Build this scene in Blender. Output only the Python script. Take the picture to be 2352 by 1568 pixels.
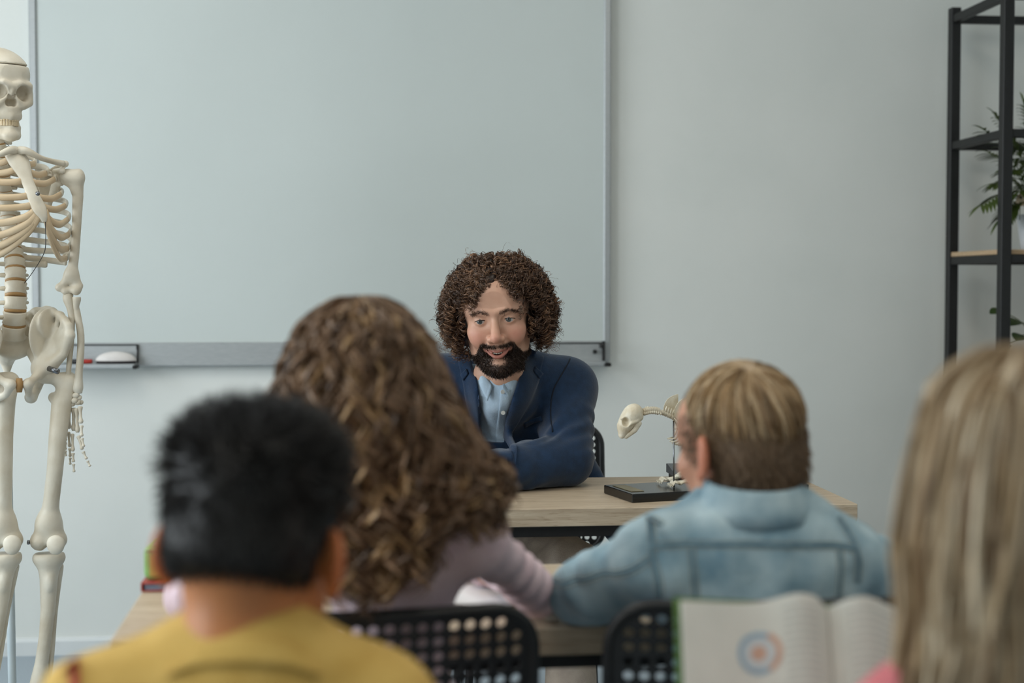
import bpy, math, random
import numpy as np
from mathutils import Vector, Matrix
from mathutils.bvhtree import BVHTree

for _o in list(bpy.data.objects):
    bpy.data.objects.remove(_o)
SC = bpy.context.scene
COL = SC.collection
rng = np.random.default_rng(7)
random.seed(7)

# ------------------------------------------------------------ camera
F, CAM_H, YAW, PIT = 3267.0, 1.2, math.radians(5.44), math.radians(2.23)
cam_d = bpy.data.cameras.new('camera')
cam_d.sensor_width = 36.0
cam_d.lens = F / 2352.0 * 36.0
cam_d.clip_start = 0.05
cam_d.dof.use_dof = True
cam_d.dof.focus_distance = 3.22
cam_d.dof.aperture_fstop = 2.5
cam = bpy.data.objects.new('camera', cam_d)
COL.objects.link(cam)
cam.location = (0, 0, CAM_H)
cam.rotation_euler = (math.pi / 2 - PIT, 0, -YAW)
SC.camera = cam
_f = np.array([math.sin(YAW) * math.cos(PIT), math.cos(YAW) * math.cos(PIT), -math.sin(PIT)])
_r = np.array([math.cos(YAW), -math.sin(YAW), 0.0])
_u = np.cross(_r, _f)
CAMP = np.array([0, 0, CAM_H])


def at(x, y, Y):
    """photo pixel -> point of the room at distance Y from the camera along the room"""
    d = _f + _r * (x - 1176) / F - _u * (y - 784) / F
    return CAMP + d * (Y / d[1])


def atz(x, y, Z):
    d = _f + _r * (x - 1176) / F - _u * (y - 784) / F
    return CAMP + d * ((Z - CAM_H) / d[2])


# ------------------------------------------------------------ world, light, exposure
w = bpy.data.worlds.new('overcast_sky')
SC.world = w
w.use_nodes = True
w.node_tree.nodes['Background'].inputs[0].default_value = (0.62, 0.75, 0.85, 1)
w.node_tree.nodes['Background'].inputs[1].default_value = 1.0
SC.view_settings.view_transform = 'Standard'
SC.view_settings.look = 'None'
SC.view_settings.gamma = 1.0
SC.view_settings.use_curve_mapping = False
SC.view_settings.exposure = 0.0


def area(name, loc, rot, sx, sy, power, color):
    l = bpy.data.lights.new(name, 'AREA')
    l.shape = 'RECTANGLE'
    l.size, l.size_y, l.energy, l.color = sx, sy, power, color
    o = bpy.data.objects.new(name, l)
    COL.objects.link(o)
    o.location, o.rotation_euler = loc, rot
    return o


# daylight standing in the two window openings of the left wall
WIN = [(0.0, 1.7), (2.15, 3.85)]
WZ0, WZ1 = 0.85, 2.45
XL, XR, YB, YF, ZC = -2.7, 3.3, 4.72, -2.2, 2.95
for i, (a, b) in enumerate(WIN):
    area('window_daylight', (XL - 0.12, (a + b) / 2, (WZ0 + WZ1) / 2), (0, -math.pi / 2, 0),
         WZ1 - WZ0, b - a, 54.0, (0.89, 0.96, 1.0))
# flat ceiling luminaires of the classroom
LUM = [(-0.9, 0.6), (0.9, 0.6), (-0.9, 2.7), (0.9, 2.7)]
for x, y in LUM:
    area('luminaire_light', (x, y, ZC - 0.075), (0, 0, 0), 0.56, 1.1, 8.5, (1.0, 0.93, 0.82))


# ------------------------------------------------------------ object helpers
ROOTLOC = {}


def link(o, parent=None):
    COL.objects.link(o)
    if parent is not None:
        o.parent = parent
    return o


def root(name, label, cat, loc=(0, 0, 0), group=None):
    o = bpy.data.objects.new(name, None)
    o.empty_display_size = 0.05
    link(o)
    o.location = loc
    ROOTLOC[o.name] = np.array(loc, float)
    o['label'] = label
    o['category'] = cat
    if group:
        o['group'] = group
    return o


def rootof(o):
    while o.parent is not None:
        o = o.parent
    return o


def mesh_np(name, V, quads=None, tris=None, smooth=True, col=None):
    me = bpy.data.meshes.new(name)
    V = np.asarray(V, np.float32)
    nq = 0 if quads is None else len(quads)
    nt = 0 if tris is None else len(tris)
    me.vertices.add(len(V))
    me.vertices.foreach_set('co', V.ravel())
    li = []
    if nq:
        li.append(np.asarray(quads, np.int32).ravel())
    if nt:
        li.append(np.asarray(tris, np.int32).ravel())
    li = np.concatenate(li)
    me.loops.add(len(li))
    me.loops.foreach_set('vertex_index', li)
    me.polygons.add(nq + nt)
    ls = np.concatenate([np.arange(nq) * 4, nq * 4 + np.arange(nt) * 3]).astype(np.int32)
    me.polygons.foreach_set('loop_start', ls)
    me.polygons.foreach_set('use_smooth', np.full(nq + nt, smooth, bool))
    me.update(calc_edges=True)
    me.validate()
    if col is not None:
        a = me.attributes.new('Col', 'FLOAT_COLOR', 'POINT')
        c = np.ones((len(V), 4), np.float32)
        c[:, :3] = col
        a.data.foreach_set('color', c.ravel())
    return me


def ob(name, me, mat, parent=None, label=None, cat=None, group=None, kind=None):
    """link a mesh; mesh data are in room coordinates, shifted to the root of its thing"""
    o = bpy.data.objects.new(name, me)
    link(o, parent)
    if parent is not None:
        L = ROOTLOC.get(rootof(parent).name)
        if L is not None and np.abs(L).sum() > 0:
            me.transform(Matrix.Translation(Vector(-L)))
    if mat is not None:
        me.materials.append(mat)
    if label:
        o['label'] = label
    if cat:
        o['category'] = cat
    if group:
        o['group'] = group
    if kind:
        o['kind'] = kind
    return o


def own_origin(o):
    """move a single-mesh thing's origin to the centre of its base"""
    me = o.data
    n = len(me.vertices)
    c = np.empty(n * 3, np.float32)
    me.vertices.foreach_get('co', c)
    c = c.reshape(-1, 3)
    p = (c.max(0) + c.min(0)) / 2
    p[2] = c[:, 2].min()
    me.transform(Matrix.Translation(Vector(-p.astype(float))))
    o.location = p.astype(float)
    ROOTLOC[o.name] = np.array(p, float)
    return o


class MB:
    """collects flat faced shapes into one mesh"""

    def __init__(s):
        s.v, s.f = [], []

    def add(s, v, f):
        n = len(s.v)
        s.v += [tuple(map(float, p)) for p in v]
        s.f += [[i + n for i in q] for q in f]
        return s

    def box(s, lo, hi, bev=0.0, M=None):
        lo, hi = np.array(lo, float), np.array(hi, float)
        lo, hi = np.minimum(lo, hi), np.maximum(lo, hi)
        b = min(bev, 0.45 * float((hi - lo).min()))
        if b <= 0:
            v = [(x, y, z) for x in (lo[0], hi[0]) for y in (lo[1], hi[1]) for z in (lo[2], hi[2])]
            f = [(0, 1, 3, 2), (4, 6, 7, 5), (0, 4, 5, 1), (2, 3, 7, 6), (0, 2, 6, 4), (1, 5, 7, 3)]
        else:
            v, ix = [], {}
            for sx in (0, 1):
                for sy in (0, 1):
                    for sz in (0, 1):
                        for ax in range(3):
                            p = [hi[i] - b if q else lo[i] + b for i, q in enumerate((sx, sy, sz))]
                            p[ax] = hi[ax] if (sx, sy, sz)[ax] else lo[ax]
                            ix[(sx, sy, sz, ax)] = len(v)
                            v.append(tuple(p))
            f = []
            for ax in range(3):
                o1, o2 = [a for a in range(3) if a != ax]
                for sd in (0, 1):
                    q = []
                    for a, c in ((0, 0), (1, 0), (1, 1), (0, 1)):
                        k = [0, 0, 0]
                        k[ax], k[o1], k[o2] = sd, a, c
                        q.append(ix[(*k, ax)])
                    f.append(q)
            for ax in range(3):
                o1, o2 = [a for a in range(3) if a != ax]
                for a in (0, 1):
                    for c in (0, 1):
                        k0, k1 = [0] * 3, [0] * 3
                        k0[o1], k0[o2], k0[ax] = a, c, 0
                        k1[o1], k1[o2], k1[ax] = a, c, 1
                        f.append([ix[(*k0, o1)], ix[(*k1, o1)], ix[(*k1, o2)], ix[(*k0, o2)]])
            for sx in (0, 1):
                for sy in (0, 1):
                    for sz in (0, 1):
                        f.append([ix[(sx, sy, sz, a)] for a in range(3)])
        if M is not None:
            v = [tuple(M @ Vector(p)) for p in v]
        return s.add(v, f)

    def cyl(s, p0, p1, r0, r1=None, n=16):
        v, q, t = tube([p0, p1], [r0, r0 if r1 is None else r1], n)
        return s.add(v, [list(a) for a in q] + [list(a) for a in t])

    def prism(s, pts, d0, d1, axis=1):
        """polygon in the two other axes, extruded along axis"""
        n = len(pts)
        v = []
        for d in (d0, d1):
            for a, b in pts:
                p = [a, b]
                p.insert(axis, d)
                v.append(tuple(p))
        f = [list(range(n))[::-1], list(range(n, 2 * n))]
        f += [[i, (i + 1) % n, n + (i + 1) % n, n + i] for i in range(n)]
        return s.add(v, f)

    def mesh(s, name, smooth=False):
        me = bpy.data.meshes.new(name)
        me.from_pydata(s.v, [], s.f)
        import bmesh
        bm = bmesh.new()
        bm.from_mesh(me)
        bmesh.ops.recalc_face_normals(bm, faces=bm.faces)
        bm.to_mesh(me)
        bm.free()
        if smooth:
            me.polygons.foreach_set('use_smooth', np.ones(len(me.polygons), bool))
        return me

    def ob(s, name, mat, parent=None, smooth=False, **k):
        return ob(name, s.mesh(name, smooth), mat, parent, **k)


def frames(P):
    P = np.asarray(P, float)
    T = np.gradient(P, axis=0)
    T /= np.linalg.norm(T, axis=1)[:, None] + 1e-12
    a = np.array([0, 0, 1.0]) if abs(T[0, 2]) < 0.9 else np.array([1.0, 0, 0])
    N = []
    n = np.cross(T[0], np.cross(a, T[0]))
    for t in T:
        n = n - t * (n @ t)
        n /= np.linalg.norm(n) + 1e-12
        N.append(n.copy())
    N = np.array(N)
    return T, N, np.cross(T, N)


def tube(P, R, n=10, flat=None, side=None):
    """capped tube through points P with radii R; flat = (a, b) scales the cross section, side = direction of a"""
    P = np.asarray(P, float)
    R = np.broadcast_to(np.asarray(R, float), (len(P),))
    T, N, B = frames(P)
    if side is not None:
        s_ = np.asarray(side, float)
        N = s_[None] - T * (T @ s_)[:, None]
        N /= np.linalg.norm(N, axis=1)[:, None] + 1e-9
        B = np.cross(T, N)
    a, b = flat if flat else (1, 1)
    th = np.arange(n) * 2 * math.pi / n
    V = P[:, None, :] + R[:, None, None] * (a * np.cos(th)[None, :, None] * N[:, None, :] +
                                            b * np.sin(th)[None, :, None] * B[:, None, :])
    m = len(P)
    V = V.reshape(-1, 3)
    i = (np.arange(m - 1)[:, None] * n + np.arange(n)[None]).ravel()
    j = (np.arange(m - 1)[:, None] * n + (np.arange(n)[None] + 1) % n).ravel()
    Q = np.stack([i, j, j + n, i + n], 1)
    V = np.vstack([V, P[0], P[-1]])
    c0, c1 = m * n, m * n + 1
    k = np.arange(n)
    k2 = (k + 1) % n
    t = np.vstack([np.stack([k2, k, np.full(n, c0)], 1),
                   np.stack([k + (m - 1) * n, k2 + (m - 1) * n, np.full(n, c1)], 1)])
    return V, Q, t


def spline(P, n=24):
    """Catmull-Rom through control points (any number of columns)"""
    P = np.asarray(P, float)
    if len(P) == 2:
        t = np.linspace(0, 1, n)[:, None]
        return P[0] * (1 - t) + P[1] * t
    E = np.vstack([2 * P[0] - P[1], P, 2 * P[-1] - P[-2]])
    m = len(P) - 1
    u = np.linspace(0, m, n)
    i = np.minimum(u.astype(int), m - 1)
    t = (u - i)[:, None]
    a, b, c, d = E[i], E[i + 1], E[i + 2], E[i + 3]
    return 0.5 * (2 * b + (c - a) * t + (2 * a - 5 * b + 4 * c - d) * t ** 2 + (3 * b - a - 3 * c + d) * t ** 3)


def tube_ob(name, P, R, mat, parent=None, n=10, res=None, flat=None, side=None, **k):
    if res:
        PR = np.hstack([np.asarray(P, float), np.broadcast_to(np.asarray(R, float), (len(P),))[:, None]])
        PR = spline(PR, res)
        P, R = PR[:, :3], np.maximum(PR[:, 3], 1e-4)
    V, Q, t = tube(P, R, n, flat, side)
    return ob(name, mesh_np(name, V, Q, t), mat, parent, **k)


def strands(P, R, C=None, n=3):
    """many thin tubes (n sides) or flat hairs (n = 2) at once: P (N,M,3), R (N,M) -> V, quads, colours"""
    P = np.asarray(P, np.float32)
    N_, M_ = P.shape[:2]
    R = np.broadcast_to(np.asarray(R, np.float32), (N_, M_))
    T = np.gradient(P, axis=1)
    T /= np.linalg.norm(T, axis=2, keepdims=True) + 1e-9
    a = np.array([0.31, 0.52, 0.79], np.float32)
    A = np.cross(T, a)
    A /= np.linalg.norm(A, axis=2, keepdims=True) + 1e-9
    B = np.cross(T, A)
    if n == 2:          # flat hairs face every way
        an = np.random.default_rng(N_).uniform(0, math.pi, (N_, 1, 1)).astype(np.float32)
        A, B = np.cos(an) * A + np.sin(an) * B, np.cos(an) * B - np.sin(an) * A
    th = np.arange(n) * 2 * math.pi / n
    V = P[:, :, None] + R[:, :, None, None] * (np.cos(th)[None, None, :, None] * A[:, :, None] +
                                               np.sin(th)[None, None, :, None] * B[:, :, None])
    base = (np.arange(N_)[:, None, None] * M_ + np.arange(M_ - 1)[None, :, None]) * n
    k = np.arange(n)[None, None]
    k2 = (k + 1) % n
    if n == 2:
        k, k2 = k[..., :1], k2[..., :1]
    Q = np.stack([base + k, base + k2, base + k2 + n, base + k + n], -1).reshape(-1, 4)
    cc = None
    if C is not None:
        C = np.asarray(C, np.float32)
        if C.ndim == 2:
            C = np.broadcast_to(C[:, None], (N_, M_, 3))
        cc = np.repeat(C.reshape(N_, M_, 1, 3), n, 2).reshape(-1, 3)
    return V.reshape(-1, 3), Q, cc


def join(parts):
    """[(V, Q, C)] -> one V, Q, C"""
    vs, qs, cs, n = [], [], [], 0
    for V, Q, C in parts:
        vs.append(V)
        qs.append(np.asarray(Q) + n)
        cs.append(np.broadcast_to(np.asarray(C, np.float32), (len(V), 3)))
        n += len(V)
    return np.vstack(vs), np.vstack(qs), np.vstack(cs)


# ------------------------------------------------------------ smooth solid modelling on a grid
class Vol:
    def __init__(s, lo, hi, h):
        s.lo, s.h = np.array(lo, np.float32), h
        n = np.ceil((np.array(hi) - np.array(lo)) / h).astype(int) + 1
        s.ax = [s.lo[i] + h * np.arange(n[i], dtype=np.float32) for i in range(3)]
        s.D = np.full(n, 1.0, np.float32)

    def _sub(s, lo, hi):
        sl = []
        for i in range(3):
            a = int(np.floor((lo[i] - s.lo[i]) / s.h))
            b = int(np.ceil((hi[i] - s.lo[i]) / s.h)) + 1
            sl.append(slice(max(a, 0), max(min(b, len(s.ax[i])), 0)))
        sl = tuple(sl)
        g = np.meshgrid(*[s.ax[i][sl[i]] for i in range(3)], indexing='ij', sparse=True)
        return sl, g

    def _op(s, sl, d, k, sub):
        if d.size == 0:
            return
        D = s.D[sl]
        if sub:
            a, b = -D, d
        else:
            a, b = D, d
        if k > 0:
            hh = np.maximum(k - np.abs(a - b), 0) / k
            r = np.minimum(a, b) - hh * hh * k * 0.25
        else:
            r = np.minimum(a, b)
        s.D[sl] = -r if sub else r

    def ell(s, c, r, k=0.0, sub=False, R=None):
        c, r = np.array(c, np.float32), np.broadcast_to(np.array(r, np.float32), (3,))
        m = (float(r.max()) if R is not None else r) + k + 3 * s.h
        sl, (x, y, z) = s._sub(c - m, c + m)
        x, y, z = x - c[0], y - c[1], z - c[2]
        if R is not None:
            R = np.asarray(R, np.float32)
            x, y, z = (R[0, 0] * x + R[1, 0] * y + R[2, 0] * z, R[0, 1] * x + R[1, 1] * y + R[2, 1] * z,
                       R[0, 2] * x + R[1, 2] * y + R[2, 2] * z)
        q = (x / r[0]) ** 2 + (y / r[1]) ** 2 + (z / r[2]) ** 2
        k0 = np.sqrt(q)
        k1 = np.sqrt((x / r[0] ** 2) ** 2 + (y / r[1] ** 2) ** 2 + (z / r[2] ** 2) ** 2) + 1e-6
        d = k0 * (k0 - 1) / k1
        d = np.where(k0 < 0.15, -float(r.min()) * (1 - k0), d)
        s._op(sl, d, k, sub)
        return s

    def cap(s, a, b, r0, r1=None, k=0.0, sub=False, sc=None):
        r1 = r0 if r1 is None else r1
        a, b = np.array(a, np.float32), np.array(b, np.float32)
        S = np.ones(3, np.float32) if sc is None else np.array(sc, np.float32)
        m = max(r0, r1) / S.min() + k + 3 * s.h
        sl, (x, y, z) = s._sub(np.minimum(a, b) - m, np.maximum(a, b) + m)
        x, y, z = (x - a[0]) * S[0], (y - a[1]) * S[1], (z - a[2]) * S[2]
        e = (b - a) * S
        L = float(e @ e) + 1e-12
        t = np.clip((x * e[0] + y * e[1] + z * e[2]) / L, 0, 1)
        d = np.sqrt((x - t * e[0]) ** 2 + (y - t * e[1]) ** 2 + (z - t * e[2]) ** 2) - (r0 + (r1 - r0) * t)
        s._op(sl, d / S.max(), k, sub)
        return s

    def chain(s, P, R, k=0.0, sub=False, sc=None):
        """capsules in a row without a bulge where they meet"""
        P = np.array(P, np.float32)
        R = np.broadcast_to(np.asarray(R, float), (len(P),))
        S = np.ones(3, np.float32) if sc is None else np.array(sc, np.float32)
        m = R.max() / S.min() + k + 3 * s.h
        sl, (X, Y, Z) = s._sub(P.min(0) - m, P.max(0) + m)
        d = None
        for i in range(len(P) - 1):
            a, e = P[i], (P[i + 1] - P[i]) * S
            x, y, z = (X - a[0]) * S[0], (Y - a[1]) * S[1], (Z - a[2]) * S[2]
            t = np.clip((x * e[0] + y * e[1] + z * e[2]) / (float(e @ e) + 1e-12), 0, 1)
            q = np.sqrt((x - t * e[0]) ** 2 + (y - t * e[1]) ** 2 + (z - t * e[2]) ** 2) - (R[i] + (R[i + 1] - R[i]) * t)
            d = q if d is None else np.minimum(d, q)
        s._op(sl, d / S.max(), k, sub)
        return s

    def box(s, c, hf, rd=0.0, k=0.0, sub=False, R=None):
        c, hf = np.array(c, np.float32), np.array(hf, np.float32)
        m = (float(np.linalg.norm(hf)) if R is not None else hf) + k + 3 * s.h
        sl, (x, y, z) = s._sub(c - m, c + m)
        x, y, z = x - c[0], y - c[1], z - c[2]
        if R is not None:
            R = np.asarray(R, np.float32)
            x, y, z = (R[0, 0] * x + R[1, 0] * y + R[2, 0] * z, R[0, 1] * x + R[1, 1] * y + R[2, 1] * z,
                       R[0, 2] * x + R[1, 2] * y + R[2, 2] * z)
        qx, qy, qz = np.abs(x) - hf[0] + rd, np.abs(y) - hf[1] + rd, np.abs(z) - hf[2] + rd
        d = np.sqrt(np.maximum(qx, 0) ** 2 + np.maximum(qy, 0) ** 2 + np.maximum(qz, 0) ** 2) + \
            np.minimum(np.maximum(np.maximum(qx, qy), qz), 0) - rd
        s._op(sl, d, k, sub)
        return s

    def poly_xz(s, pts, ymax, k=0.0, ymin=-9.0):
        """cut a polygon (x, z) away in front of y = ymax"""
        X, Z = s.ax[0][:, None], s.ax[2][None, :]
        pts = np.array(pts, np.float32)
        d = np.full((len(s.ax[0]), len(s.ax[2])), 1e9, np.float32)
        ins = np.zeros(d.shape, bool)
        n = len(pts)
        for i in range(n):
            a, b = pts[i], pts[(i + 1) % n]
            e = b - a
            t = np.clip(((X - a[0]) * e[0] + (Z - a[1]) * e[1]) / (e @ e + 1e-12), 0, 1)
            d = np.minimum(d, np.sqrt((X - a[0] - t * e[0]) ** 2 + (Z - a[1] - t * e[1]) ** 2))
            c = ((a[1] > Z) != (b[1] > Z)) & (X < (b[0] - a[0]) * (Z - a[1]) / (b[1] - a[1] + 1e-12) + a[0])
            ins ^= c
        d = np.where(ins, -d, d)[:, None, :]
        dy = (s.ax[1] - ymax)[None, :, None]
        d = np.maximum(d, dy)
        s._op((slice(None),) * 3, d, k, True)
        return s

    def cut_below(s, z):
        s.D = np.maximum(s.D, (z - s.ax[2])[None, None, :])
        return s

    def cut_above(s, z):
        s.D = np.maximum(s.D, (s.ax[2] - z)[None, None, :])
        return s

    def mesh(s):
        D = s.D.copy()
        for a in range(3):          # closed at the border of the grid
            i0 = [slice(None)] * 3
            i0[a] = 0
            D[tuple(i0)] = np.maximum(D[tuple(i0)], 1e-4)
            i0[a] = -1
            D[tuple(i0)] = np.maximum(D[tuple(i0)], 1e-4)
        ins = D < 0
        n = D.shape
        cnt = np.zeros([m - 1 for m in n], np.int8)
        for dx in (0, 1):
            for dy in (0, 1):
                for dz in (0, 1):
                    cnt += ins[dx:n[0] - 1 + dx, dy:n[1] - 1 + dy, dz:n[2] - 1 + dz]
        act = (cnt > 0) & (cnt < 8)
        I = np.argwhere(act)
        idx = np.full(act.shape, -1, np.int32)
        idx[act] = np.arange(len(I))
        acc = np.zeros((len(I), 3))
        w = np.zeros(len(I))
        cor = [(a, b, c) for a in (0, 1) for b in (0, 1) for c in (0, 1)]
        val = {c: D[I[:, 0] + c[0], I[:, 1] + c[1], I[:, 2] + c[2]] for c in cor}
        for c in cor:
            for a in range(3):
                if c[a] == 0:
                    e = list(c)
                    e[a] = 1
                    e = tuple(e)
                    v0, v1 = val[c], val[e]
                    m = (v0 < 0) != (v1 < 0)
                    t = np.where(m, v0 / np.where(m, v0 - v1, 1), 0)
                    p = np.array(c, float)[None] + 0
                    p = np.repeat(p, len(I), 0)
                    p[:, a] += t
                    acc += p * m[:, None]
                    w += m
        V = (I + acc / w[:, None]) * s.h + s.lo
        Q = []
        for a in range(3):
            b, c = (a + 1) % 3, (a + 2) % 3
            s0, s1 = [slice(None)] * 3, [slice(None)] * 3
            s0[a], s1[a] = slice(0, n[a] - 1), slice(1, n[a])
            e = ins[tuple(s0)] != ins[tuple(s1)]
            fl = ins[tuple(s0)]
            E = np.argwhere(e)
            ok = (E[:, b] > 0) & (E[:, c] > 0) & (E[:, b] < n[b] - 1) & (E[:, c] < n[c] - 1)
            E = E[ok]
            fl = fl[E[:, 0], E[:, 1], E[:, 2]]
            q = []
            for ob_, oc in ((-1, -1), (0, -1), (0, 0), (-1, 0)):
                k = E.copy()
                k[:, b] += ob_
                k[:, c] += oc
                q.append(idx[k[:, 0], k[:, 1], k[:, 2]])
            q = np.stack(q, 1)
            q[~fl] = q[~fl][:, ::-1]
            Q.append(q)
        return V, np.vstack(Q)


def vnormals(V, Q):
    a = np.cross(V[Q[:, 2]] - V[Q[:, 0]], V[Q[:, 3]] - V[Q[:, 1]])
    N = np.zeros_like(V)
    for i in range(4):
        np.add.at(N, Q[:, i], a)
    return N / (np.linalg.norm(N, axis=1, keepdims=True) + 1e-12)


def relax(V, Q, it=2, lam=0.5):
    for _ in range(it):
        S = np.zeros_like(V)
        c = np.zeros(len(V))
        for i in range(4):
            j = (i + 1) % 4
            np.add.at(S, Q[:, i], V[Q[:, j]])
            np.add.at(S, Q[:, j], V[Q[:, i]])
            np.add.at(c, Q[:, i], 1)
            np.add.at(c, Q[:, j], 1)
        V = V + lam * (S / np.maximum(c, 1)[:, None] - V)
    return V


_lat = np.random.default_rng(3).random((32, 32, 32)).astype(np.float32) * 2 - 1


def noise(P, f):
    p = np.asarray(P) * f + 100.0
    i = np.floor(p).astype(int)
    t = p - i
    t = t * t * (3 - 2 * t)
    r = 0
    for a in (0, 1):
        for b in (0, 1):
            for c in (0, 1):
                wgt = (t[:, 0] if a else 1 - t[:, 0]) * (t[:, 1] if b else 1 - t[:, 1]) * (t[:, 2] if c else 1 - t[:, 2])
                r = r + wgt * _lat[(i[:, 0] + a) % 32, (i[:, 1] + b) % 32, (i[:, 2] + c) % 32]
    return r


def rotm(rx=0, ry=0, rz=0):
    """degrees; applied x, then y, then z"""
    from mathutils import Euler
    return np.array(Euler([math.radians(a) for a in (rx, ry, rz)], 'XYZ').to_matrix())


def bvh(V, Q):
    return BVHTree.FromPolygons([tuple(p) for p in V], [tuple(int(i) for i in q) for q in Q])


def drape(tree, pts, off, d=(0, 1, 0), back=0.6):
    """project points along d onto a surface, lifted by off towards where they came from"""
    d = Vector(d).normalized()
    out = []
    last = None
    for p in pts:
        h = tree.ray_cast(Vector(p) - d * back, d)
        if h[0] is None:
            q = Vector(p) if last is None else Vector(p) + d * ((last - Vector(p)).dot(d))
            out.append(np.array(q))
        else:
            last = h[0] - d * off
            out.append(np.array(last))
    return np.array(out)


def patch(tree, A, B, n, m, off, thick, d=(0, 1, 0), res=None):
    """cloth strip between edge curves A and B draped on a surface, with thickness"""
    A, B = spline(A, n), spline(B, n)
    t = np.linspace(0, 1, m)[None, :, None]
    G = A[:, None] * (1 - t) + B[:, None] * t
    P = drape(tree, G.reshape(-1, 3), off, d)
    G2 = P.reshape(n, m, 3).copy()
    for _ in range(3):
        G3 = G2.copy()
        G3[1:-1, 1:-1] = (G2[:-2, 1:-1] + G2[2:, 1:-1] + G2[1:-1, :-2] + G2[1:-1, 2:] + 2 * G2[1:-1, 1:-1]) / 6
        G2 = G3
    return sheet(G2, thick, d)


def sheet(G, thick, d=(0, 1, 0)):
    n, m = G.shape[:2]
    d = np.array(Vector(d).normalized())
    V = np.vstack([G.reshape(-1, 3), (G + d * thick).reshape(-1, 3)])
    i = (np.arange(n - 1)[:, None] * m + np.arange(m - 1)[None]).ravel()
    Q = [np.stack([i, i + 1, i + m + 1, i + m], 1), np.stack([i, i + m, i + m + 1, i + 1], 1) + n * m]
    N = n * m
    ring = [(r, 0) for r in range(n)] + [(n - 1, c) for c in range(1, m)] + \
           [(r, m - 1) for r in range(n - 2, -1, -1)] + [(0, c) for c in range(m - 2, 0, -1)]
    ids = np.array([r * m + c for r, c in ring])
    nx = np.roll(ids, -1)
    Q.append(np.stack([ids, nx, nx + N, ids + N], 1))
    return V, np.vstack(Q)


# ------------------------------------------------------------ materials
MATS = {}


def lin(c):
    """0-255 sRGB -> linear"""
    c = np.array(c, float) / 255
    return np.where(c <= 0.04045, c / 12.92, ((c + 0.055) / 1.055) ** 2.4)


def mat(name, c0, c1=None, rough=0.6, scale=8.0, metal=0.0, bump=0.0, bscale=None, stretch=(1, 1, 1),
        attr=False, spec=0.5, sss=0.0, detail=4.0, emit=0.0, coat=0.0, sheen=0.0, alpha=None):
    """procedural material: noise between two colours (or around the stored hair / skin colours), noise bump"""
    if name in MATS:
        return MATS[name]
    m = bpy.data.materials.new(name)
    m.use_nodes = True
    nt = m.node_tree
    b = nt.nodes['Principled BSDF']
    tc = nt.nodes.new('ShaderNodeTexCoord')
    mp = nt.nodes.new('ShaderNodeMapping')
    mp.inputs['Scale'].default_value = stretch
    nt.links.new(tc.outputs['Object'], mp.inputs['Vector'])
    nz = nt.nodes.new('ShaderNodeTexNoise')
    nz.inputs['Scale'].default_value = scale
    nz.inputs['Detail'].default_value = detail
    nt.links.new(mp.outputs['Vector'], nz.inputs['Vector'])
    mx = nt.nodes.new('ShaderNodeMix')
    mx.data_type = 'RGBA'
    rp = nt.nodes.new('ShaderNodeMapRange')
    rp.inputs['From Min'].default_value = 0.3
    rp.inputs['From Max'].default_value = 0.7
    nt.links.new(nz.outputs['Fac'], rp.inputs['Value'])
    nt.links.new(rp.outputs['Result'], mx.inputs['Factor'])
    if attr:
        at_ = nt.nodes.new('ShaderNodeAttribute')
        at_.attribute_name = 'Col'
        mx.blend_type = 'MULTIPLY'
        nt.links.new(at_.outputs['Color'], mx.inputs[6])
        mx.inputs[7].default_value = (*(np.array(c0)), 1)
    else:
        c1 = c0 if c1 is None else c1
        mx.inputs[6].default_value = (*lin(c0), 1)
        mx.inputs[7].default_value = (*lin(c1), 1)
    nt.links.new(mx.outputs[2], b.inputs['Base Color'])
    b.inputs['Roughness'].default_value = rough
    b.inputs['Metallic'].default_value = metal
    b.inputs['Specular IOR Level'].default_value = spec
    if sss:
        b.inputs['Subsurface Weight'].default_value = sss
        b.inputs['Subsurface Radius'].default_value = (0.012, 0.005, 0.003)
        b.inputs['Subsurface Scale'].default_value = 1.0
    if coat:
        b.inputs['Coat Weight'].default_value = coat
    if sheen:
        b.inputs['Sheen Weight'].default_value = sheen
    if emit:
        nt.links.new(mx.outputs[2], b.inputs['Emission Color'])
        b.inputs['Emission Strength'].default_value = emit
    if bump:
        n2 = nt.nodes.new('ShaderNodeTexNoise')
        n2.inputs['Scale'].default_value = bscale or scale
        n2.inputs['Detail'].default_value = 3
        nt.links.new(mp.outputs['Vector'], n2.inputs['Vector'])
        bp = nt.nodes.new('ShaderNodeBump')
        bp.inputs['Strength'].default_value = min(1.0, bump)
        bp.inputs['Distance'].default_value = 0.004 * max(1.0, bump)
        nt.links.new(n2.outputs['Fac'], bp.inputs['Height'])
        nt.links.new(bp.outputs['Normal'], b.inputs['Normal'])
    MATS[name] = m
    return m


M_WALL = mat('wall_paint', (229, 231, 227), (223, 226, 222), 0.85, 3.0, bump=0.12, bscale=140)
M_TRIM = mat('white_trim', (226, 229, 229), (218, 222, 223), 0.5, 6)
M_FLOOR = mat('blue_grey_carpet', (176, 186, 194), (156, 168, 178), 0.95, 220, bump=0.5, bscale=400)
M_CEIL = mat('ceiling_white', (232, 232, 228), (226, 226, 222), 0.9, 4)
M_BOARD = mat('whiteboard_enamel', (206, 213, 211), (202, 209, 207), 0.32, 2.0, spec=0.35)
M_ALU = mat('brushed_aluminium', (184, 187, 188), (170, 174, 176), 0.45, 40, metal=0.55, stretch=(1, 1, 12))
M_BLKPL = mat('black_plastic', (28, 27, 27), (20, 20, 20), 0.45, 30)
M_BLKMT = mat('black_powder_coat', (20, 20, 21), (14, 14, 15), 0.5, 60)
M_CHAIR = mat('chair_plastic', (24, 25, 27), (17, 18, 20), 0.42, 40, bump=0.1, bscale=300)
M_CHROME = mat('steel_rod', (150, 152, 155), (120, 122, 126), 0.25, 30, metal=1.0)
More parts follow.
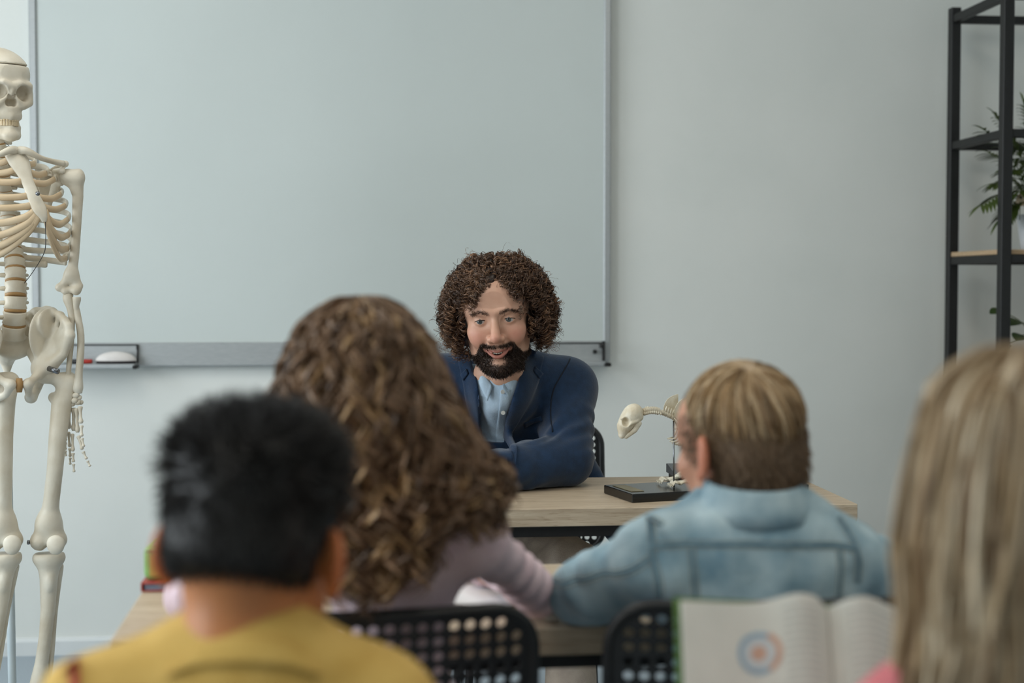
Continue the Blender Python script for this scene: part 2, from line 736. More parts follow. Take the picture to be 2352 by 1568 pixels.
M_BONE = mat('ivory_bone', (226, 219, 203), (204, 192, 170), 0.42, 14, bump=0.15, bscale=90, spec=0.4)
M_CART = mat('cartilage_cream', (218, 196, 164), (206, 180, 144), 0.4, 18)
M_DISC = mat('disc_tan', (176, 138, 88), (160, 122, 74), 0.5, 30)
M_CATB = mat('natural_cat_bone', (234, 228, 210), (208, 194, 166), 0.5, 45, bump=0.25, bscale=160)
M_TEETH = mat('tooth_enamel', (222, 204, 172), (196, 172, 132), 0.3, 60)


def wood(name, dark, light, sc=1.0):
    m = mat(name, dark, light, 0.5, 9 * sc, stretch=(0.9, 14, 14), bump=0.08, bscale=20, spec=0.35, detail=8)
    nt = m.node_tree
    mp = [n for n in nt.nodes if n.type == 'MAPPING'][0]
    b = nt.nodes['Principled BSDF']
    src = b.inputs['Base Color'].links[0].from_socket
    n2 = nt.nodes.new('ShaderNodeTexNoise')
    n2.inputs['Scale'].default_value = 34 * sc
    n2.inputs['Detail'].default_value = 5
    nt.links.new(mp.outputs['Vector'], n2.inputs['Vector'])
    r = nt.nodes.new('ShaderNodeMapRange')
    r.inputs['From Min'].default_value = 0.56
    r.inputs['From Max'].default_value = 0.72
    nt.links.new(n2.outputs['Fac'], r.inputs['Value'])
    x = nt.nodes.new('ShaderNodeMix')
    x.data_type = 'RGBA'
    x.blend_type = 'MULTIPLY'
    x.inputs[7].default_value = (0.62, 0.56, 0.5, 1)
    nt.links.new(r.outputs['Result'], x.inputs['Factor'])
    nt.links.new(src, x.inputs[6])
    nt.links.new(x.outputs[2], b.inputs['Base Color'])
    return m


M_WOOD = wood('oak_laminate', (176, 156, 132), (204, 187, 163))
M_SHELFW = wood('shelf_board_oak', (190, 160, 125), (205, 178, 145))
# ============================================================ the room
def struct(name, mb, m, parent=None, **k):
    return mb.ob(name, m, parent, kind='structure', **k)


struct('floor', MB().box((XL - .2, YF - .2, -.1), (XR + .2, YB + .2, 0)), M_FLOOR)
struct('ceiling', MB().box((XL - .2, YF - .2, ZC), (XR + .2, YB + .2, ZC + .1)), M_CEIL)
struct('wall_back', MB().box((XL - .2, YB, 0), (XR + .2, YB + .2, ZC)), M_WALL)
struct('wall_rear', MB().box((XL - .2, YF - .2, 0), (XR + .2, YF, ZC)), M_WALL)
struct('wall_right', MB().box((XR, YF, 0), (XR + .2, YB, ZC)), M_WALL)
mb = MB()
mb.box((XL - .2, YF, 0), (XL, YB, WZ0)).box((XL - .2, YF, WZ1), (XL, YB, ZC))
ys = [YF, WIN[0][0], WIN[0][1], WIN[1][0], WIN[1][1], YB]
for i in (0, 2, 4):
    mb.box((XL - .2, ys[i], WZ0), (XL, ys[i + 1], WZ1))
struct('wall_left', mb, M_WALL)
for i, (a, b) in enumerate(WIN):
    mb = MB()
    t = .05
    mb.box((XL - .09, a, WZ0), (XL - .03, b, WZ0 + t)).box((XL - .09, a, WZ1 - t), (XL - .03, b, WZ1))
    for y in (a, (a + b) / 2 - t / 2, b - t):
        mb.box((XL - .09, y, WZ0 + t), (XL - .03, y + t, WZ1 - t))
    wo = struct('window_%d' % (i + 1), mb, M_TRIM)
    MB().box((XL - .02, a - .05, WZ0 - .03), (XL + .14, b + .05, WZ0), .006).ob('window_sill', M_TRIM, wo)
# skirting: a flat board with a rounded top lip, back and both sides
sk = [(0, 0), (.016, 0), (.016, .045), (.012, .053), (.005, .056), (0, .056)]
struct('baseboard_back', MB().prism([(YB - a, b) for a, b in sk], XL + .017, XR - .017, 0), M_TRIM)
struct('baseboard_left', MB().prism([(XL + a, b) for a, b in sk], YF, YB - .0, 1), M_TRIM)
struct('baseboard_right', MB().prism([(XR - a, b) for a, b in sk], YF, YB - .0, 1), M_TRIM)
for i, (x, y) in enumerate(LUM):
    mb = MB().box((x - .31, y - .58, ZC - .05), (x + .31, y + .58, ZC), .006)
    struct('trim_%d' % (i + 1), mb, M_TRIM)  # unseen luminaire housing, added above each ceiling lamp

# ============================================================ whiteboard
BY = 4.685
bx0, bx1 = at(70, 400, BY)[0], at(1403, 400, BY)[0]
bzr = at(700, 785, BY)[2]          # top of the bottom rail
bz0 = at(700, 840, BY)[2]
bz1 = 2.26
wb = root('whiteboard', 'large white magnetic board in a grey frame with a pen ledge', 'whiteboard',
          ((bx0 + bx1) / 2, BY, bz0))
fw = .024
MB().box((bx0 + fw, BY + .004, bzr), (bx1 - fw, YB - .003, bz1 - fw)).ob('board_surface', M_BOARD, wb)
MB().box((bx0, BY - .004, bz0), (bx0 + fw, YB - .002, bz1), .004).ob('frame', M_ALU, wb)
MB().box((bx1 - fw, BY - .004, bz0 + .01), (bx1, YB - .002, bz1), .004).ob('frame', M_ALU, wb)
MB().box((bx0 + fw, BY - .004, bz1 - fw), (bx1 - fw, YB - .002, bz1), .004).ob('frame', M_ALU, wb)
MB().box((bx0 + fw, BY - .008, bz0 + .001), (bx1 - fw, YB - .002, bzr), .004).ob('bottom_rail', M_ALU, wb)


def ledge(px0, px1, right):
    x0, x1 = at(px0, 830, BY)[0], at(px1, 830, BY)[0]
    zt, zb = bzr - .008, bz0 + .003
    tr = MB().box((x0, BY - .075, zb), (x1, BY - .008, zb + .010), .003) \
        .box((x0, BY - .078, zb - .004), (x1, BY - .070, zb + .010), .002) \
        .box((x0, BY - .0105, zb + .01), (x1, BY - .008, zt)).ob('pen_ledge', M_ALU, wb, label='shallow grey pen ledge')
    MB().box((x0, BY - .013, zt - .001), (x1, BY - .009, zt + .003)).ob('ledge_lip', M_BLKPL, tr)
    xe = x1
    bw = .009 if right else .004
    MB().box((xe - .002, BY - .02, zb + .01), (xe - .002 + bw, BY - .008, zt + (.008 if right else .003)), .0015) \
        .box((xe - .006, BY - .085, zb - .006), (xe + (.018 if right else .008), BY - .03, zb + .006), .003) \
        .box((xe - (.012 if right else .005), BY - (.05 if right else .012), zt - .014), (xe + .002, BY - .009, zt - .002), .001) \
        .ob('end_bracket', M_BLKPL, tr, label='black plastic end bracket')
    if right:
        p = at(1365, 807, BY)
        MB().cyl((p[0], BY - .01, p[2]), (p[0], BY - .022, p[2]), .0075, .0065, 16).ob('bolt_head', M_BLKPL, tr)
    return zb + .010


LZ = ledge(100, 318, False)
ledge(1180, 1383, True)

# the marker pen and the eraser lying on the ledge
mz = LZ + .0075
mk = root('marker_pen', 'whiteboard marker with a red cap end lying on the ledge beside the skeleton', 'marker',
          (at(170, 826, BY - .045)[0], BY - .045, LZ + .0005))
xs = [at(p, 826, BY - .045)[0] for p in (120, 166, 178, 192, 212)]
ym = BY - .045
M_MKW = mat('marker_white_barrel', (206, 210, 208), (180, 190, 190), .4, 90)
M_MKR = mat('marker_red_cap', (178, 44, 30), (160, 36, 24), .4, 50)
tube_ob('barrel', [(xs[0], ym, mz), (xs[1], ym, mz)], .0072, M_MKW, mk, 14)
tube_ob('grip', [(xs[1], ym, mz), (xs[2], ym, mz), (xs[3], ym, mz)], [.0072, .0074, .0072], M_BLKPL, mk, 14)
tube_ob('cap', [(xs[3], ym, mz), (xs[3] + .002, ym, mz), (xs[4] - .002, ym, mz), (xs[4], ym, mz)],
        [.0066, .0072, .0070, .0055], M_MKR, mk, 14, label='red marker cap')
ex0, ex1 = at(219, 832, BY - .05)[0], at(313, 832, BY - .05)[0]
er = root('board_eraser', 'white domed board eraser with a dark felt underside on the pen ledge', 'eraser',
          ((ex0 + ex1) / 2, BY - .046, LZ + .0005))
v = Vol((ex0 - .01, BY - .075, LZ), (ex1 + .01, BY - .01, LZ + .06), .002)
ec = ((ex0 + ex1) / 2, BY - .046, LZ + .009)
v.ell(ec, ((ex1 - ex0) / 2, .022, .030)).cut_below(LZ + .008)
V, Q = v.mesh()
ob('shell', mesh_np('eraser_shell', V, Q), mat('eraser_white', (224, 218, 214), (212, 206, 202), .45, 20), er)
mb = MB()
n = 28
ring = [(ec[0] + (ex1 - ex0) / 2 * .97 * math.cos(a), ec[1] + .021 * math.sin(a)) for a in np.arange(n) * 2 * math.pi / n]
mb.prism(ring, LZ + .001, LZ + .008, 2).ob('felt_pad', mat('felt_dark', (44, 40, 42), (34, 30, 32), .95, 200), er)

# ============================================================ shelving unit
shx0, shx1 = 1.905, 2.80
sy0, sy1 = 4.20, 4.60
sh = root('shelving_unit', 'tall black metal shelving unit with oak boards against the wall', 'shelf',
          ((shx0 + shx1) / 2, (sy0 + sy1) / 2, 0))
s_ = .033
for x in (shx0, shx1):
    for y in (sy0, sy1):
        MB().box((x, y, 0), (x + s_, y + s_, 2.125), .002).ob('upright', M_BLKMT, sh)
LV = [2.088, 1.668, 1.285, .87, .48, .12]
for z in LV:
    for x in (shx0, shx1):
        mb_ = MB().box((x + .004, sy0 + s_, z - .014), (x + s_ - .004, sy1, z + .012), .002)
        sd = mb_.ob('side_bar', M_BLKMT, sh)
        if x == shx0:
            MB().cyl((x + s_ + .0, sy1 - .012, z), (x + s_ + .006, sy1 - .012, z), .006, .006, 10) \
                .ob('screw', M_CHROME, sd)
    for y in (sy0, sy1):
        MB().box((shx0 + s_, y + .004, z - .014), (shx1, y + s_ - .004, z + .012), .002).ob('cross_bar', M_BLKMT, sh)
for z in LV[2:]:
    MB().box((shx0 + .006, sy0 + s_ + .001, z + .0125), (shx1 + s_ - .006, sy1 - .001, z + .028), .002) \
        .ob('shelf_board', M_SHELFW, sh)

# ============================================================ plants on the shelving unit
M_LEAF = mat('palm_leaf_green', (88, 104, 42), (52, 72, 26), .5, 25)
M_LEAF2 = mat('broad_leaf_green', (58, 84, 44), (40, 64, 34), .4, 18)
M_STEM = mat('plant_stem', (84, 92, 44), (66, 74, 34), .6, 30)
M_SOIL = mat('potting_soil', (58, 44, 34), (36, 28, 22), .95, 90, bump=.8)
M_POT = mat('white_glazed_pot', (226, 230, 236), (214, 219, 226), .35, 10)
M_POT2 = mat('pale_grey_pot', (196, 196, 192), (182, 184, 180), .6, 20)


def pot(parent, c, r0, r1, h, m):
    prof = [(0, 0), (r0 * .95, 0), (r0, .004), (r1, h), (r1 - .006, h), (r1 - .008, h - .02), (0, h - .02)]
    n = 28
    th = np.arange(n) * 2 * math.pi / n
    V = np.array([[(c[0] + r * math.cos(a), c[1] + r * math.sin(a), c[2] + z) for a in th] for r, z in prof]).reshape(-1, 3)
    k = len(prof)
    i = (np.arange(k - 1)[:, None] * n + np.arange(n)[None]).ravel()
    j = (np.arange(k - 1)[:, None] * n + (np.arange(n)[None] + 1) % n).ravel()
    ob('pot', mesh_np('pot', V, np.stack([i, j, j + n, i + n], 1)), m, parent)
    MB().cyl((c[0], c[1], c[2] + h - .0195), (c[0], c[1], c[2] + h - .012), r1 - .009, r1 - .010, 24).ob('soil', M_SOIL, parent)


def leaf(p, d, up, L, W, fold=.25, n=6, droop=.3):
    """one blade: pointed, folded along its midrib"""
    d = np.array(d, float) / np.linalg.norm(d)
    s = np.cross(d, up)
    s /= np.linalg.norm(s) + 1e-9
    nn = np.cross(s, d)
    V, q = [], []
    for i in range(n + 1):
        t = i / n
        w_ = W * math.sin(math.pi * min(1, t * .92 + .06)) ** .8 if i < n else 0.0005
        c = np.array(p) + d * L * t + np.array([0, 0, -1]) * droop * L * t * t
        for a in (-1, 0, 1):
            V.append(c + s * w_ * a + nn * fold * w_ * abs(a))
    for i in range(n):
        for a in (0, 1):
            k = i * 3 + a
            q.append((k, k + 1, k + 4, k + 3))
    V = np.array(V)
    nq = len(V)
    V2 = V - nn * .0006
    q = np.array(q)
    return np.vstack([V, V2]), np.vstack([q, q[:, ::-1] + nq])


pc = at(2388, 568, 4.40)
pz = LV[2] + .0285
pl = root('potted_palm', 'feathery green parlour palm in a white pot on the shelving unit', 'potted plant', (pc[0], pc[1], pz))
pot(pl, (pc[0], pc[1], pz), .058, .072, .115, M_POT)
top = np.array([pc[0], pc[1], pz + .10])
tips = [(2262, 300, 4.36), (2256, 470, 4.30), (2272, 350, 4.33), (2290, 268, 4.44), (2352, 240, 4.40), (2300, 500, 4.33),
        (2285, 420, 4.42), (2330, 330, 4.30), (2400, 250, 4.36), (2420, 300, 4.45), (2450, 330, 4.40), (2480, 380, 4.33),
        (2500, 430, 4.38), (2440, 260, 4.30), (2360, 300, 4.5), (2310, 390, 4.29), (2375, 360, 4.27), (2340, 440, 4.28)]
for i, (a, b, Y) in enumerate(tips):
    tip = at(a, b, Y)
    mid = top * .45 + tip * .55 + np.array([0, 0, .055])
    st = spline([top + rng.normal(0, .008, 3) * (1, 1, 0), mid, tip], 16)
    fr_parts = [tube(st, np.linspace(.0022, .0008, 16), 5)]
    V, Q, T_ = fr_parts[0]
    Vs, Qs, nv = [V], [Q], len(V)
    for k in range(5, 16):
        dv = st[min(k + 1, 15)] - st[k - 1]
        dv /= np.linalg.norm(dv)
        sd = np.cross(dv, (0, 0, 1))
        sd /= np.linalg.norm(sd) + 1e-9
        for sg in (-1, 1):
            if k == 15 and sg == 1:
                lv = leaf(st[k], dv, (0, 0, 1), .06, .006)
            else:
                lv = leaf(st[k], dv * .75 + sd * sg * .8, (0, 0, 1), .075 * (1 - .35 * abs(k - 9) / 7), .0062, droop=.35)
            Vs.append(lv[0])
            Qs.append(lv[1] + nv)
            nv += len(lv[0])
    ob('frond', mesh_np('frond', np.vstack(Vs), np.vstack(Qs)), M_LEAF, pl)

# a small pale pebble shaped ornament leaning in the palm pot
oc = at(2344, 456, 4.335)
orn = root('plant_ornament', 'small pale brown ornament with a dark eye spot tucked above the white pot', 'ornament', tuple(oc - (0, 0, .02)))
v = Vol(oc - .03, oc + .03, .0018)
v.ell(oc, (.011, .009, .017)).ell(oc + (0, 0, -.012), (.014, .011, .012), .01)
V, Q = v.mesh()
ob('body', mesh_np('ornament_body', V, Q), mat('ornament_tan', (206, 190, 164), (168, 140, 108), .6, 60), orn)
v = Vol(oc - .02, oc + .02, .0015)
v.ell(oc + (-.002, -.0085, .003), (.0042, .0025, .0052))
V, Q = v.mesh()
ob('eye_spot', mesh_np('eye_spot', V, Q), M_BLKPL, orn)
tube_ob('pick', [oc + (0, .002, -.02), np.array([oc[0] + .012, oc[1] + .03, pz + .097])], .0013, M_STEM, orn, 6)

pc2 = at(2400, 850, 4.38)
pz2 = LV[3] + .0285
p2 = root('potted_broadleaf', 'broad dark green leafed plant on the lower shelf board', 'potted plant', (pc2[0], pc2[1], pz2))
pot(p2, (pc2[0], pc2[1], pz2), .05, .062, .10, M_POT2)
top = np.array([pc2[0], pc2[1], pz2 + .085])
for a, b, Y, L in [(2292, 712, 4.34, .055), (2330, 735, 4.30, .08), (2345, 770, 4.28, .075), (2400, 700, 4.36, .09),
                   (2450, 730, 4.34, .09), (2480, 780, 4.3, .08), (2310, 792, 4.33, .06), (2380, 760, 4.27, .08)]:
    tip = at(a, b, Y)
    st = spline([top, top * .5 + tip * .5 + np.array([0, 0, .03]), tip], 10)
    tube_ob('stem', st, .0016, M_STEM, p2, 6)
    dv = tip - top
    dv = np.array([dv[0], dv[1] - .04, .012])
    lv = leaf(tip - dv / np.linalg.norm(dv) * L * .35, dv, (0, -.5, 1), L, L * .36, .12, 10, .25)
    ob('leaf', mesh_np('leaf', *lv), M_LEAF2, p2)

# ============================================================ desks
def table(name, label, x0, x1, y0, y1, rz, apron, legw=.045):
    c = ((x0 + x1) / 2, (y0 + y1) / 2)
    t = root(name, label, 'desk', (0, 0, 0))
    hx, hy = (x1 - x0) / 2, (y1 - y0) / 2
    MB().box((-hx, -hy, .702), (hx, hy, .74), .0015).ob('tabletop', M_WOOD, t)
    for sy in (-1, 1):
        MB().box((-hx + .02, sy * (hy - .03) - .0125, .702 - apron), (hx - .02, sy * (hy - .03) + .0125, .7015)).ob('rail', M_BLKMT, t)
    for sx in (-1, 1):
        MB().box((sx * (hx - .04) - .0125, -hy + .043, .702 - apron), (sx * (hx - .04) + .0125, hy - .043, .7015)).ob('side_rail', M_BLKMT, t)
        for sy in (-1, 1):
            cx, cy = sx * (hx - .04), sy * (hy - .03)
            MB().box((cx - legw / 2, cy - .0126, .004), (cx + legw / 2, cy + .0126, .7014 - apron), .002).ob('leg', M_BLKMT, t)
            MB().box((cx - legw / 2 - .003, cy - .016, 0), (cx + legw / 2 + .003, cy + .016, .0045)).ob('foot', M_BLKPL, t)
    t.location = (c[0], c[1], 0)
    t.rotation_euler = (0, 0, rz)
    return t


table('teacher_desk', 'oak topped desk with black frame in front of the man in the navy jacket', -.25, 1.011, 2.908, 3.376, 0, .024)
table('student_desk', 'oak topped desk shared by the curly haired girl and the denim jacket boy', -.352, 1.06, 1.89, 2.325,
      math.radians(1.4), .022)

# ============================================================ perforated chairs
def solid(V, faces, thick):
    """thicken an open quad / tri surface along its normals"""
    V = np.array(V, float)
    N = np.zeros_like(V)
    for f in faces:
        a = np.cross(V[f[2]] - V[f[0]], V[f[-1]] - V[f[1]]) if len(f) == 4 else np.cross(V[f[1]] - V[f[0]], V[f[2]] - V[f[0]])
        for i in f:
            N[i] += a
    N /= np.linalg.norm(N, axis=1)[:, None] + 1e-12
    n = len(V)
    W = np.vstack([V, V - N * thick])
    F_ = [list(f) for f in faces] + [[i + n for i in f][::-1] for f in faces]
    ed = {}
    for f in faces:
        for a, b in zip(f, list(f[1:]) + [f[0]]):
            ed[(a, b)] = 1
    for a, b in ed:
        if (b, a) not in ed:
            F_.append([b, a, a + n, b + n])
    return W, F_


def perforated(nx, ny, px_, pz_, mgx, mgz, rad, hr):
    """flat panel in (u, v) with round holes: verts 2d, faces, outline"""
    Vd, Vl, faces = {}, [], []

    def vid(u, v_):
        k = (round(u, 5), round(v_, 5))
        if k not in Vd:
            Vd[k] = len(Vl)
            Vl.append((u, v_))
        return Vd[k]
    W, H = nx * px_, ny * pz_
    for i in range(nx):
        for j in range(ny):
            cx, cy = -W / 2 + (i + .5) * px_, (j + .5) * pz_
            sq = [vid(cx + a * px_ / 2, cy + b * pz_ / 2) for a, b in
                  ((1, 0), (1, 1), (0, 1), (-1, 1), (-1, 0), (-1, -1), (0, -1), (1, -1))]
            if i in (0, nx - 1) and j in (0, ny - 1):
                c = vid(cx, cy)
                for k in range(0, 8, 2):
                    faces.append([sq[k - 1], sq[k], sq[(k + 1) % 8], c])
                continue
            ci = []
            for k in range(8):
                a = k * math.pi / 4
                ci.append(vid(cx + hr * math.cos(a), cy + hr * math.sin(a)))
            for k in range(8):
                faces.append([ci[k], sq[k], sq[(k + 1) % 8], ci[(k + 1) % 8]])
    # border: rectangle perimeter -> rounded outline
    per = [(W / 2, j * pz_ / 2) for j in range(2 * ny)] + [(W / 2 - i * px_ / 2, H) for i in range(2 * nx)] + \
          [(-W / 2, H - j * pz_ / 2) for j in range(2 * ny)] + [(-W / 2 + i * px_ / 2, 0) for i in range(2 * nx)]
    out = []
    for u, v_ in per:
        uu = u / (W / 2) * (W / 2 + mgx)
        vv = (v_ - H / 2) / (H / 2) * (H / 2 + mgz)
        ex, ey = W / 2 + mgx - rad, H / 2 + mgz - rad
        qx, qy = abs(uu) - ex, abs(vv) - ey
        if qx > 0 and qy > 0:
            a = math.atan2(qy, qx)
            uu, vv = math.copysign(ex + rad * math.cos(a), uu), math.copysign(ey + rad * math.sin(a), vv)
        out.append((uu, vv + H / 2))
    pi_ = [vid(*p) for p in per]
    po = [vid(p[0] + 1e-7, p[1]) for p in out]
    n = len(per)
    for k in range(n):
        faces.append([pi_[k], po[k], po[(k + 1) % n], pi_[(k + 1) % n]])
    return np.array(Vl), faces, np.array(out)


def make_chair(label):
    """local: the sitter faces +y, origin on the floor under the seat"""
    t = root('perforated_chair', label, 'chair', (0, 0, 0), 'black perforated classroom chairs')
    uv, fc, out = perforated(20, 18, .0195, .0182, .014, .007, .055, .0070)

    def back(p):
        u, v_ = p[:, 0], p[:, 1]
        z = .475 + v_
        y = -.19 - .20 * (z - .475) * .55 + .55 * u * u
        return np.stack([u, y, z], 1)
    W_, F_ = solid(back(uv), fc, -.005)
    me = bpy.data.meshes.new('backrest')
    me.from_pydata([tuple(p) for p in W_], [], F_)
    b = ob('backrest', me, M_CHAIR, t)
    o3 = back(np.vstack([out, out[:1]]))
    tube_ob('rim', o3, .0085, M_CHAIR, b, 8)
    # seat: gently dished slab
    n, m = 15, 15
    gx, gy = np.linspace(-1, 1, n), np.linspace(-1, 1, m)
    G = np.zeros((n, m, 3))
    for i, a in enumerate(gx):
        for j, c in enumerate(gy):
            rr = max(abs(a), abs(c))
            L = math.hypot(a, c)
            k = 1 if L < 1e-6 else (rr * .75 + rr * .25 * rr / L)
            sx = a * (k / rr if rr > 1e-6 else 1)
            sy = c * (k / rr if rr > 1e-6 else 1)
            G[i, j] = (sx * .20, sy * .20 - .005, .452 - .012 * (1 - a * a) * (1 - c * c) - .02 * max(0, sy) ** 4)
    V, Q = sheet(G, .006, (0, 0, -1))
    ob('seat', mesh_np('seat', V, Q), M_CHAIR, t)
    for sx in (-1, 1):
        tube_ob('leg', [(sx * .13, .15, .432), (sx * .17, .17, .40), (sx * .20, .20, .01)], .0105, M_BLKMT, t, 10, res=12)
        tube_ob('leg', [(sx * .13, -.15, .432), (sx * .17, -.17, .40), (sx * .20, -.235, .01)], .0105, M_BLKMT, t, 10, res=12)
        tube_ob('back_support', [(sx * .12, -.10, .437), (sx * .13, -.16, .441), (sx * .14, -.182, .47), (sx * .14, -.188, .56)],
                .009, M_BLKMT, t, 8, res=14)
        tube_ob('seat_bar', [(sx * .13, .15, .432), (sx * .13, -.15, .432)], .009, M_BLKMT, t, 8)
    return t


def copy_tree(o, parent=None):
    c = o.copy()
    COL.objects.link(c)
    c.parent = parent
    for ch in list(o.children):
        copy_tree(ch, c)
    return c


def put(t, label, x, y, rz):
    t['label'] = label
    t.location = (x, y, 0)
    t.rotation_euler = (0, 0, math.radians(rz))
    return t


chair0 = make_chair('x')
put(chair0, 'black perforated chair under the curly haired girl in pink', -.035, 1.90, 5)
put(copy_tree(chair0), 'black perforated chair under the boy in the denim jacket', .500, 1.91, -2)
put(copy_tree(chair0), 'dark perforated chair behind the man in the navy jacket', .415, 3.72, 180)
# ============================================================ anatomical skeleton on its stand
SKY = 3.40
SK0 = at(25, 800, SKY)
SKR = rotm(0, 0, 26)
sk = root('anatomy_skeleton', 'life size plastic human skeleton hanging on a stand beside the whiteboard', 'skeleton',
          (SK0[0], SK0[1], 0))


def sp(px, py, dy=0.0):
    return at(px, py, SKY + dy)


def to_loc(p):
    return (np.asarray(p) - np.array([SK0[0], SK0[1], 0])) @ SKR


def to_wld(p):
    return np.asarray(p) @ SKR.T + np.array([SK0[0], SK0[1], 0])


def mirror(p):
    q = to_loc(p)
    q = q * np.array([-1, 1, 1])
    return to_wld(q)


def bone(name, V, Q, m=None, parent=None, **k):
    return ob(name, mesh_np(name, V, Q), m or M_BONE, parent or sk, **k)


def bone_both(name, V, Q, m=None):
    a = bone(name, V, Q, m)
    b = bone(name, mirror(V), np.asarray(Q)[:, ::-1], m)
    return a, b


def tb(P, R, n=8, res=None, flat=None, side=None):
    if res:
        PR = spline(np.hstack([np.asarray(P, float), np.broadcast_to(np.asarray(R, float), (len(P),))[:, None]]), res)
        P, R = PR[:, :3], np.maximum(PR[:, 3], 4e-4)
    V, Q, T = tube(P, R, n, flat, side)
    # triangles as degenerate free quads are not needed: close the ends with a fan of quads
    T4 = np.hstack([T, T[:, 2:3]])
    return V, Q, T


def tube_bone(name, P, R, m=None, both=True, n=8, res=16, flat=None, side=None, parent=None):
    V, Q, T = tb(P, R, n, res, flat, side)
    a = ob(name, mesh_np(name, V, Q, T), m or M_BONE, parent or sk)
    if both:
        ob(name, mesh_np(name, mirror(V), Q[:, ::-1], T[:, ::-1]), m or M_BONE, parent or sk)
    return a


# ---- skull (local: face towards -y, origin between the orbits)
def skull():
    v = Vol((-.09, -.115, -.07), (.09, .12, .125), .0028)
    v.ell((0, .018, .040), (.070, .088, .072))
    v.ell((0, -.035, .045), (.055, .045, .045), .03)
    v.chain([(-.046, -.066, .018), (-.02, -.080, .020), (0, -.080, .014), (.02, -.080, .020), (.046, -.066, .018)], .009, .012)
    for s in (-1, 1):
        v.chain([(s * .048, -.064, .016), (s * .054, -.058, 0), (s * .052, -.058, -.022), (s * .036, -.070, -.030)], [.008, .008, .010, .010], .01)
        v.chain([(s * .050, -.056, -.020), (s * .060, -.030, -.018), (s * .062, .005, -.012)], [.009, .006, .006], .008)
        v.chain([(s * .012, -.082, .010), (s * .016, -.078, -.015), (s * .030, -.074, -.030)], [.006, .006, .007], .006)
        v.ell((s * .055, .028, -.035), (.012, .014, .018), .012)
    v.ell((0, -.058, -.042), (.030, .026, .026), .014)
    v.chain([(-.022, -.064, -.058), (0, -.076, -.060), (.022, -.064, -.058)], .011, .01)
    v.chain([(0, -.078, .016), (0, -.084, .002)], [.006, .0045], .006)
    v.ell((0, -.03, .0), (.05, .04, .04), .01)
    for s in (-1, 1):
        v.ell((s * .0295, -.078, -.001), (.0185, .027, .0175), .005, True)
    v.chain([(0, -.090, -.012), (0, -.088, -.019)], [.004, .0075], .003, True)
    v.chain([(0, -.074, .012), (0, -.080, -.004)], [.0085, .0065], .004)
    v.ell((-.006, -.078, -.026), (.0085, .022, .010), .003, True)
    v.ell((.006, -.078, -.026), (.0085, .022, .010), .003, True)
    v.ell((0, .02, -.075), (.04, .05, .04), .02, True)
    v.box((0, .02, .066), (.1, .12, .0015), 0, 0, True)
    v.ell((0, .018, .050), (.064, .082, .058), .004)
    return v.mesh()


def jaw():
    v = Vol((-.07, -.11, -.13), (.07, .04, -.005), .0028)
    for s in (-1, 1):
        v.chain([(s * .044, .004, -.022), (s * .041, .006, -.060), (s * .036, -.02, -.088), (s * .018, -.066, -.104), (0, -.074, -.105)],
                [.007, .009, .011, .012, .012], .01)
        v.chain([(s * .038, -.012, -.074), (s * .026, -.058, -.084), (0, -.072, -.086)], [.006, .007, .008], .01)
        v.chain([(s * .041, .0, -.06), (s * .041, -.018, -.03)], [.006, .004], .008)
    v.ell((0, -.080, -.106), (.018, .010, .011), .01)
    return v.mesh()


SKH = at(-3, 213, SKY - .02)
RH = rotm(4, 0, 35)


def hd(V):
    return np.asarray(V) * np.array([.93, .97, .93]) @ RH.T + SKH


V, Q = skull()
ks = bone('skull', hd(V), Q)
V, Q = jaw()
bone('jaw', hd(V), Q, parent=ks)
tv = []
for row, z0, y0 in ((0, -.0655, -.0795), (1, -.0765, -.079)):
    for i in range(14):
        a = math.radians(-82 + 164 * i / 13)
        c = np.array([.0275 * math.sin(a), -.044 + (y0 + .044) * math.cos(a), z0])
        v_ = MB().box((-.0031, -.003, -.0060), (.0031, .003, .0060), .0012, Matrix.Translation(Vector(c)) @ Matrix.Rotation(a, 4, 'Z'))
        tv.append(v_)
        me = v_.mesh('tooth')
        vs = np.empty(len(me.vertices) * 3, np.float32)
        me.vertices.foreach_get('co', vs)
        me.vertices.foreach_set('co', hd(vs.reshape(-1, 3)).astype(np.float32).ravel())
        ob('tooth', me, M_TEETH, ks)

# ---- spine
spine = spline([(-2, 318, .03), (4, 345, .035), (8, 400, .06), (16, 470, .085), (24, 540, .07), (34, 600, .03), (36, 690, 0), (30, 780, .02)], 80)
ss = np.array([sp(*q) for q in spine])
arc = np.concatenate([[0], np.cumsum(np.linalg.norm(np.diff(ss, axis=0), axis=1))])


def on_spine(t):
    return np.array([np.interp(t * arc[-1], arc, ss[:, i]) for i in range(3)])


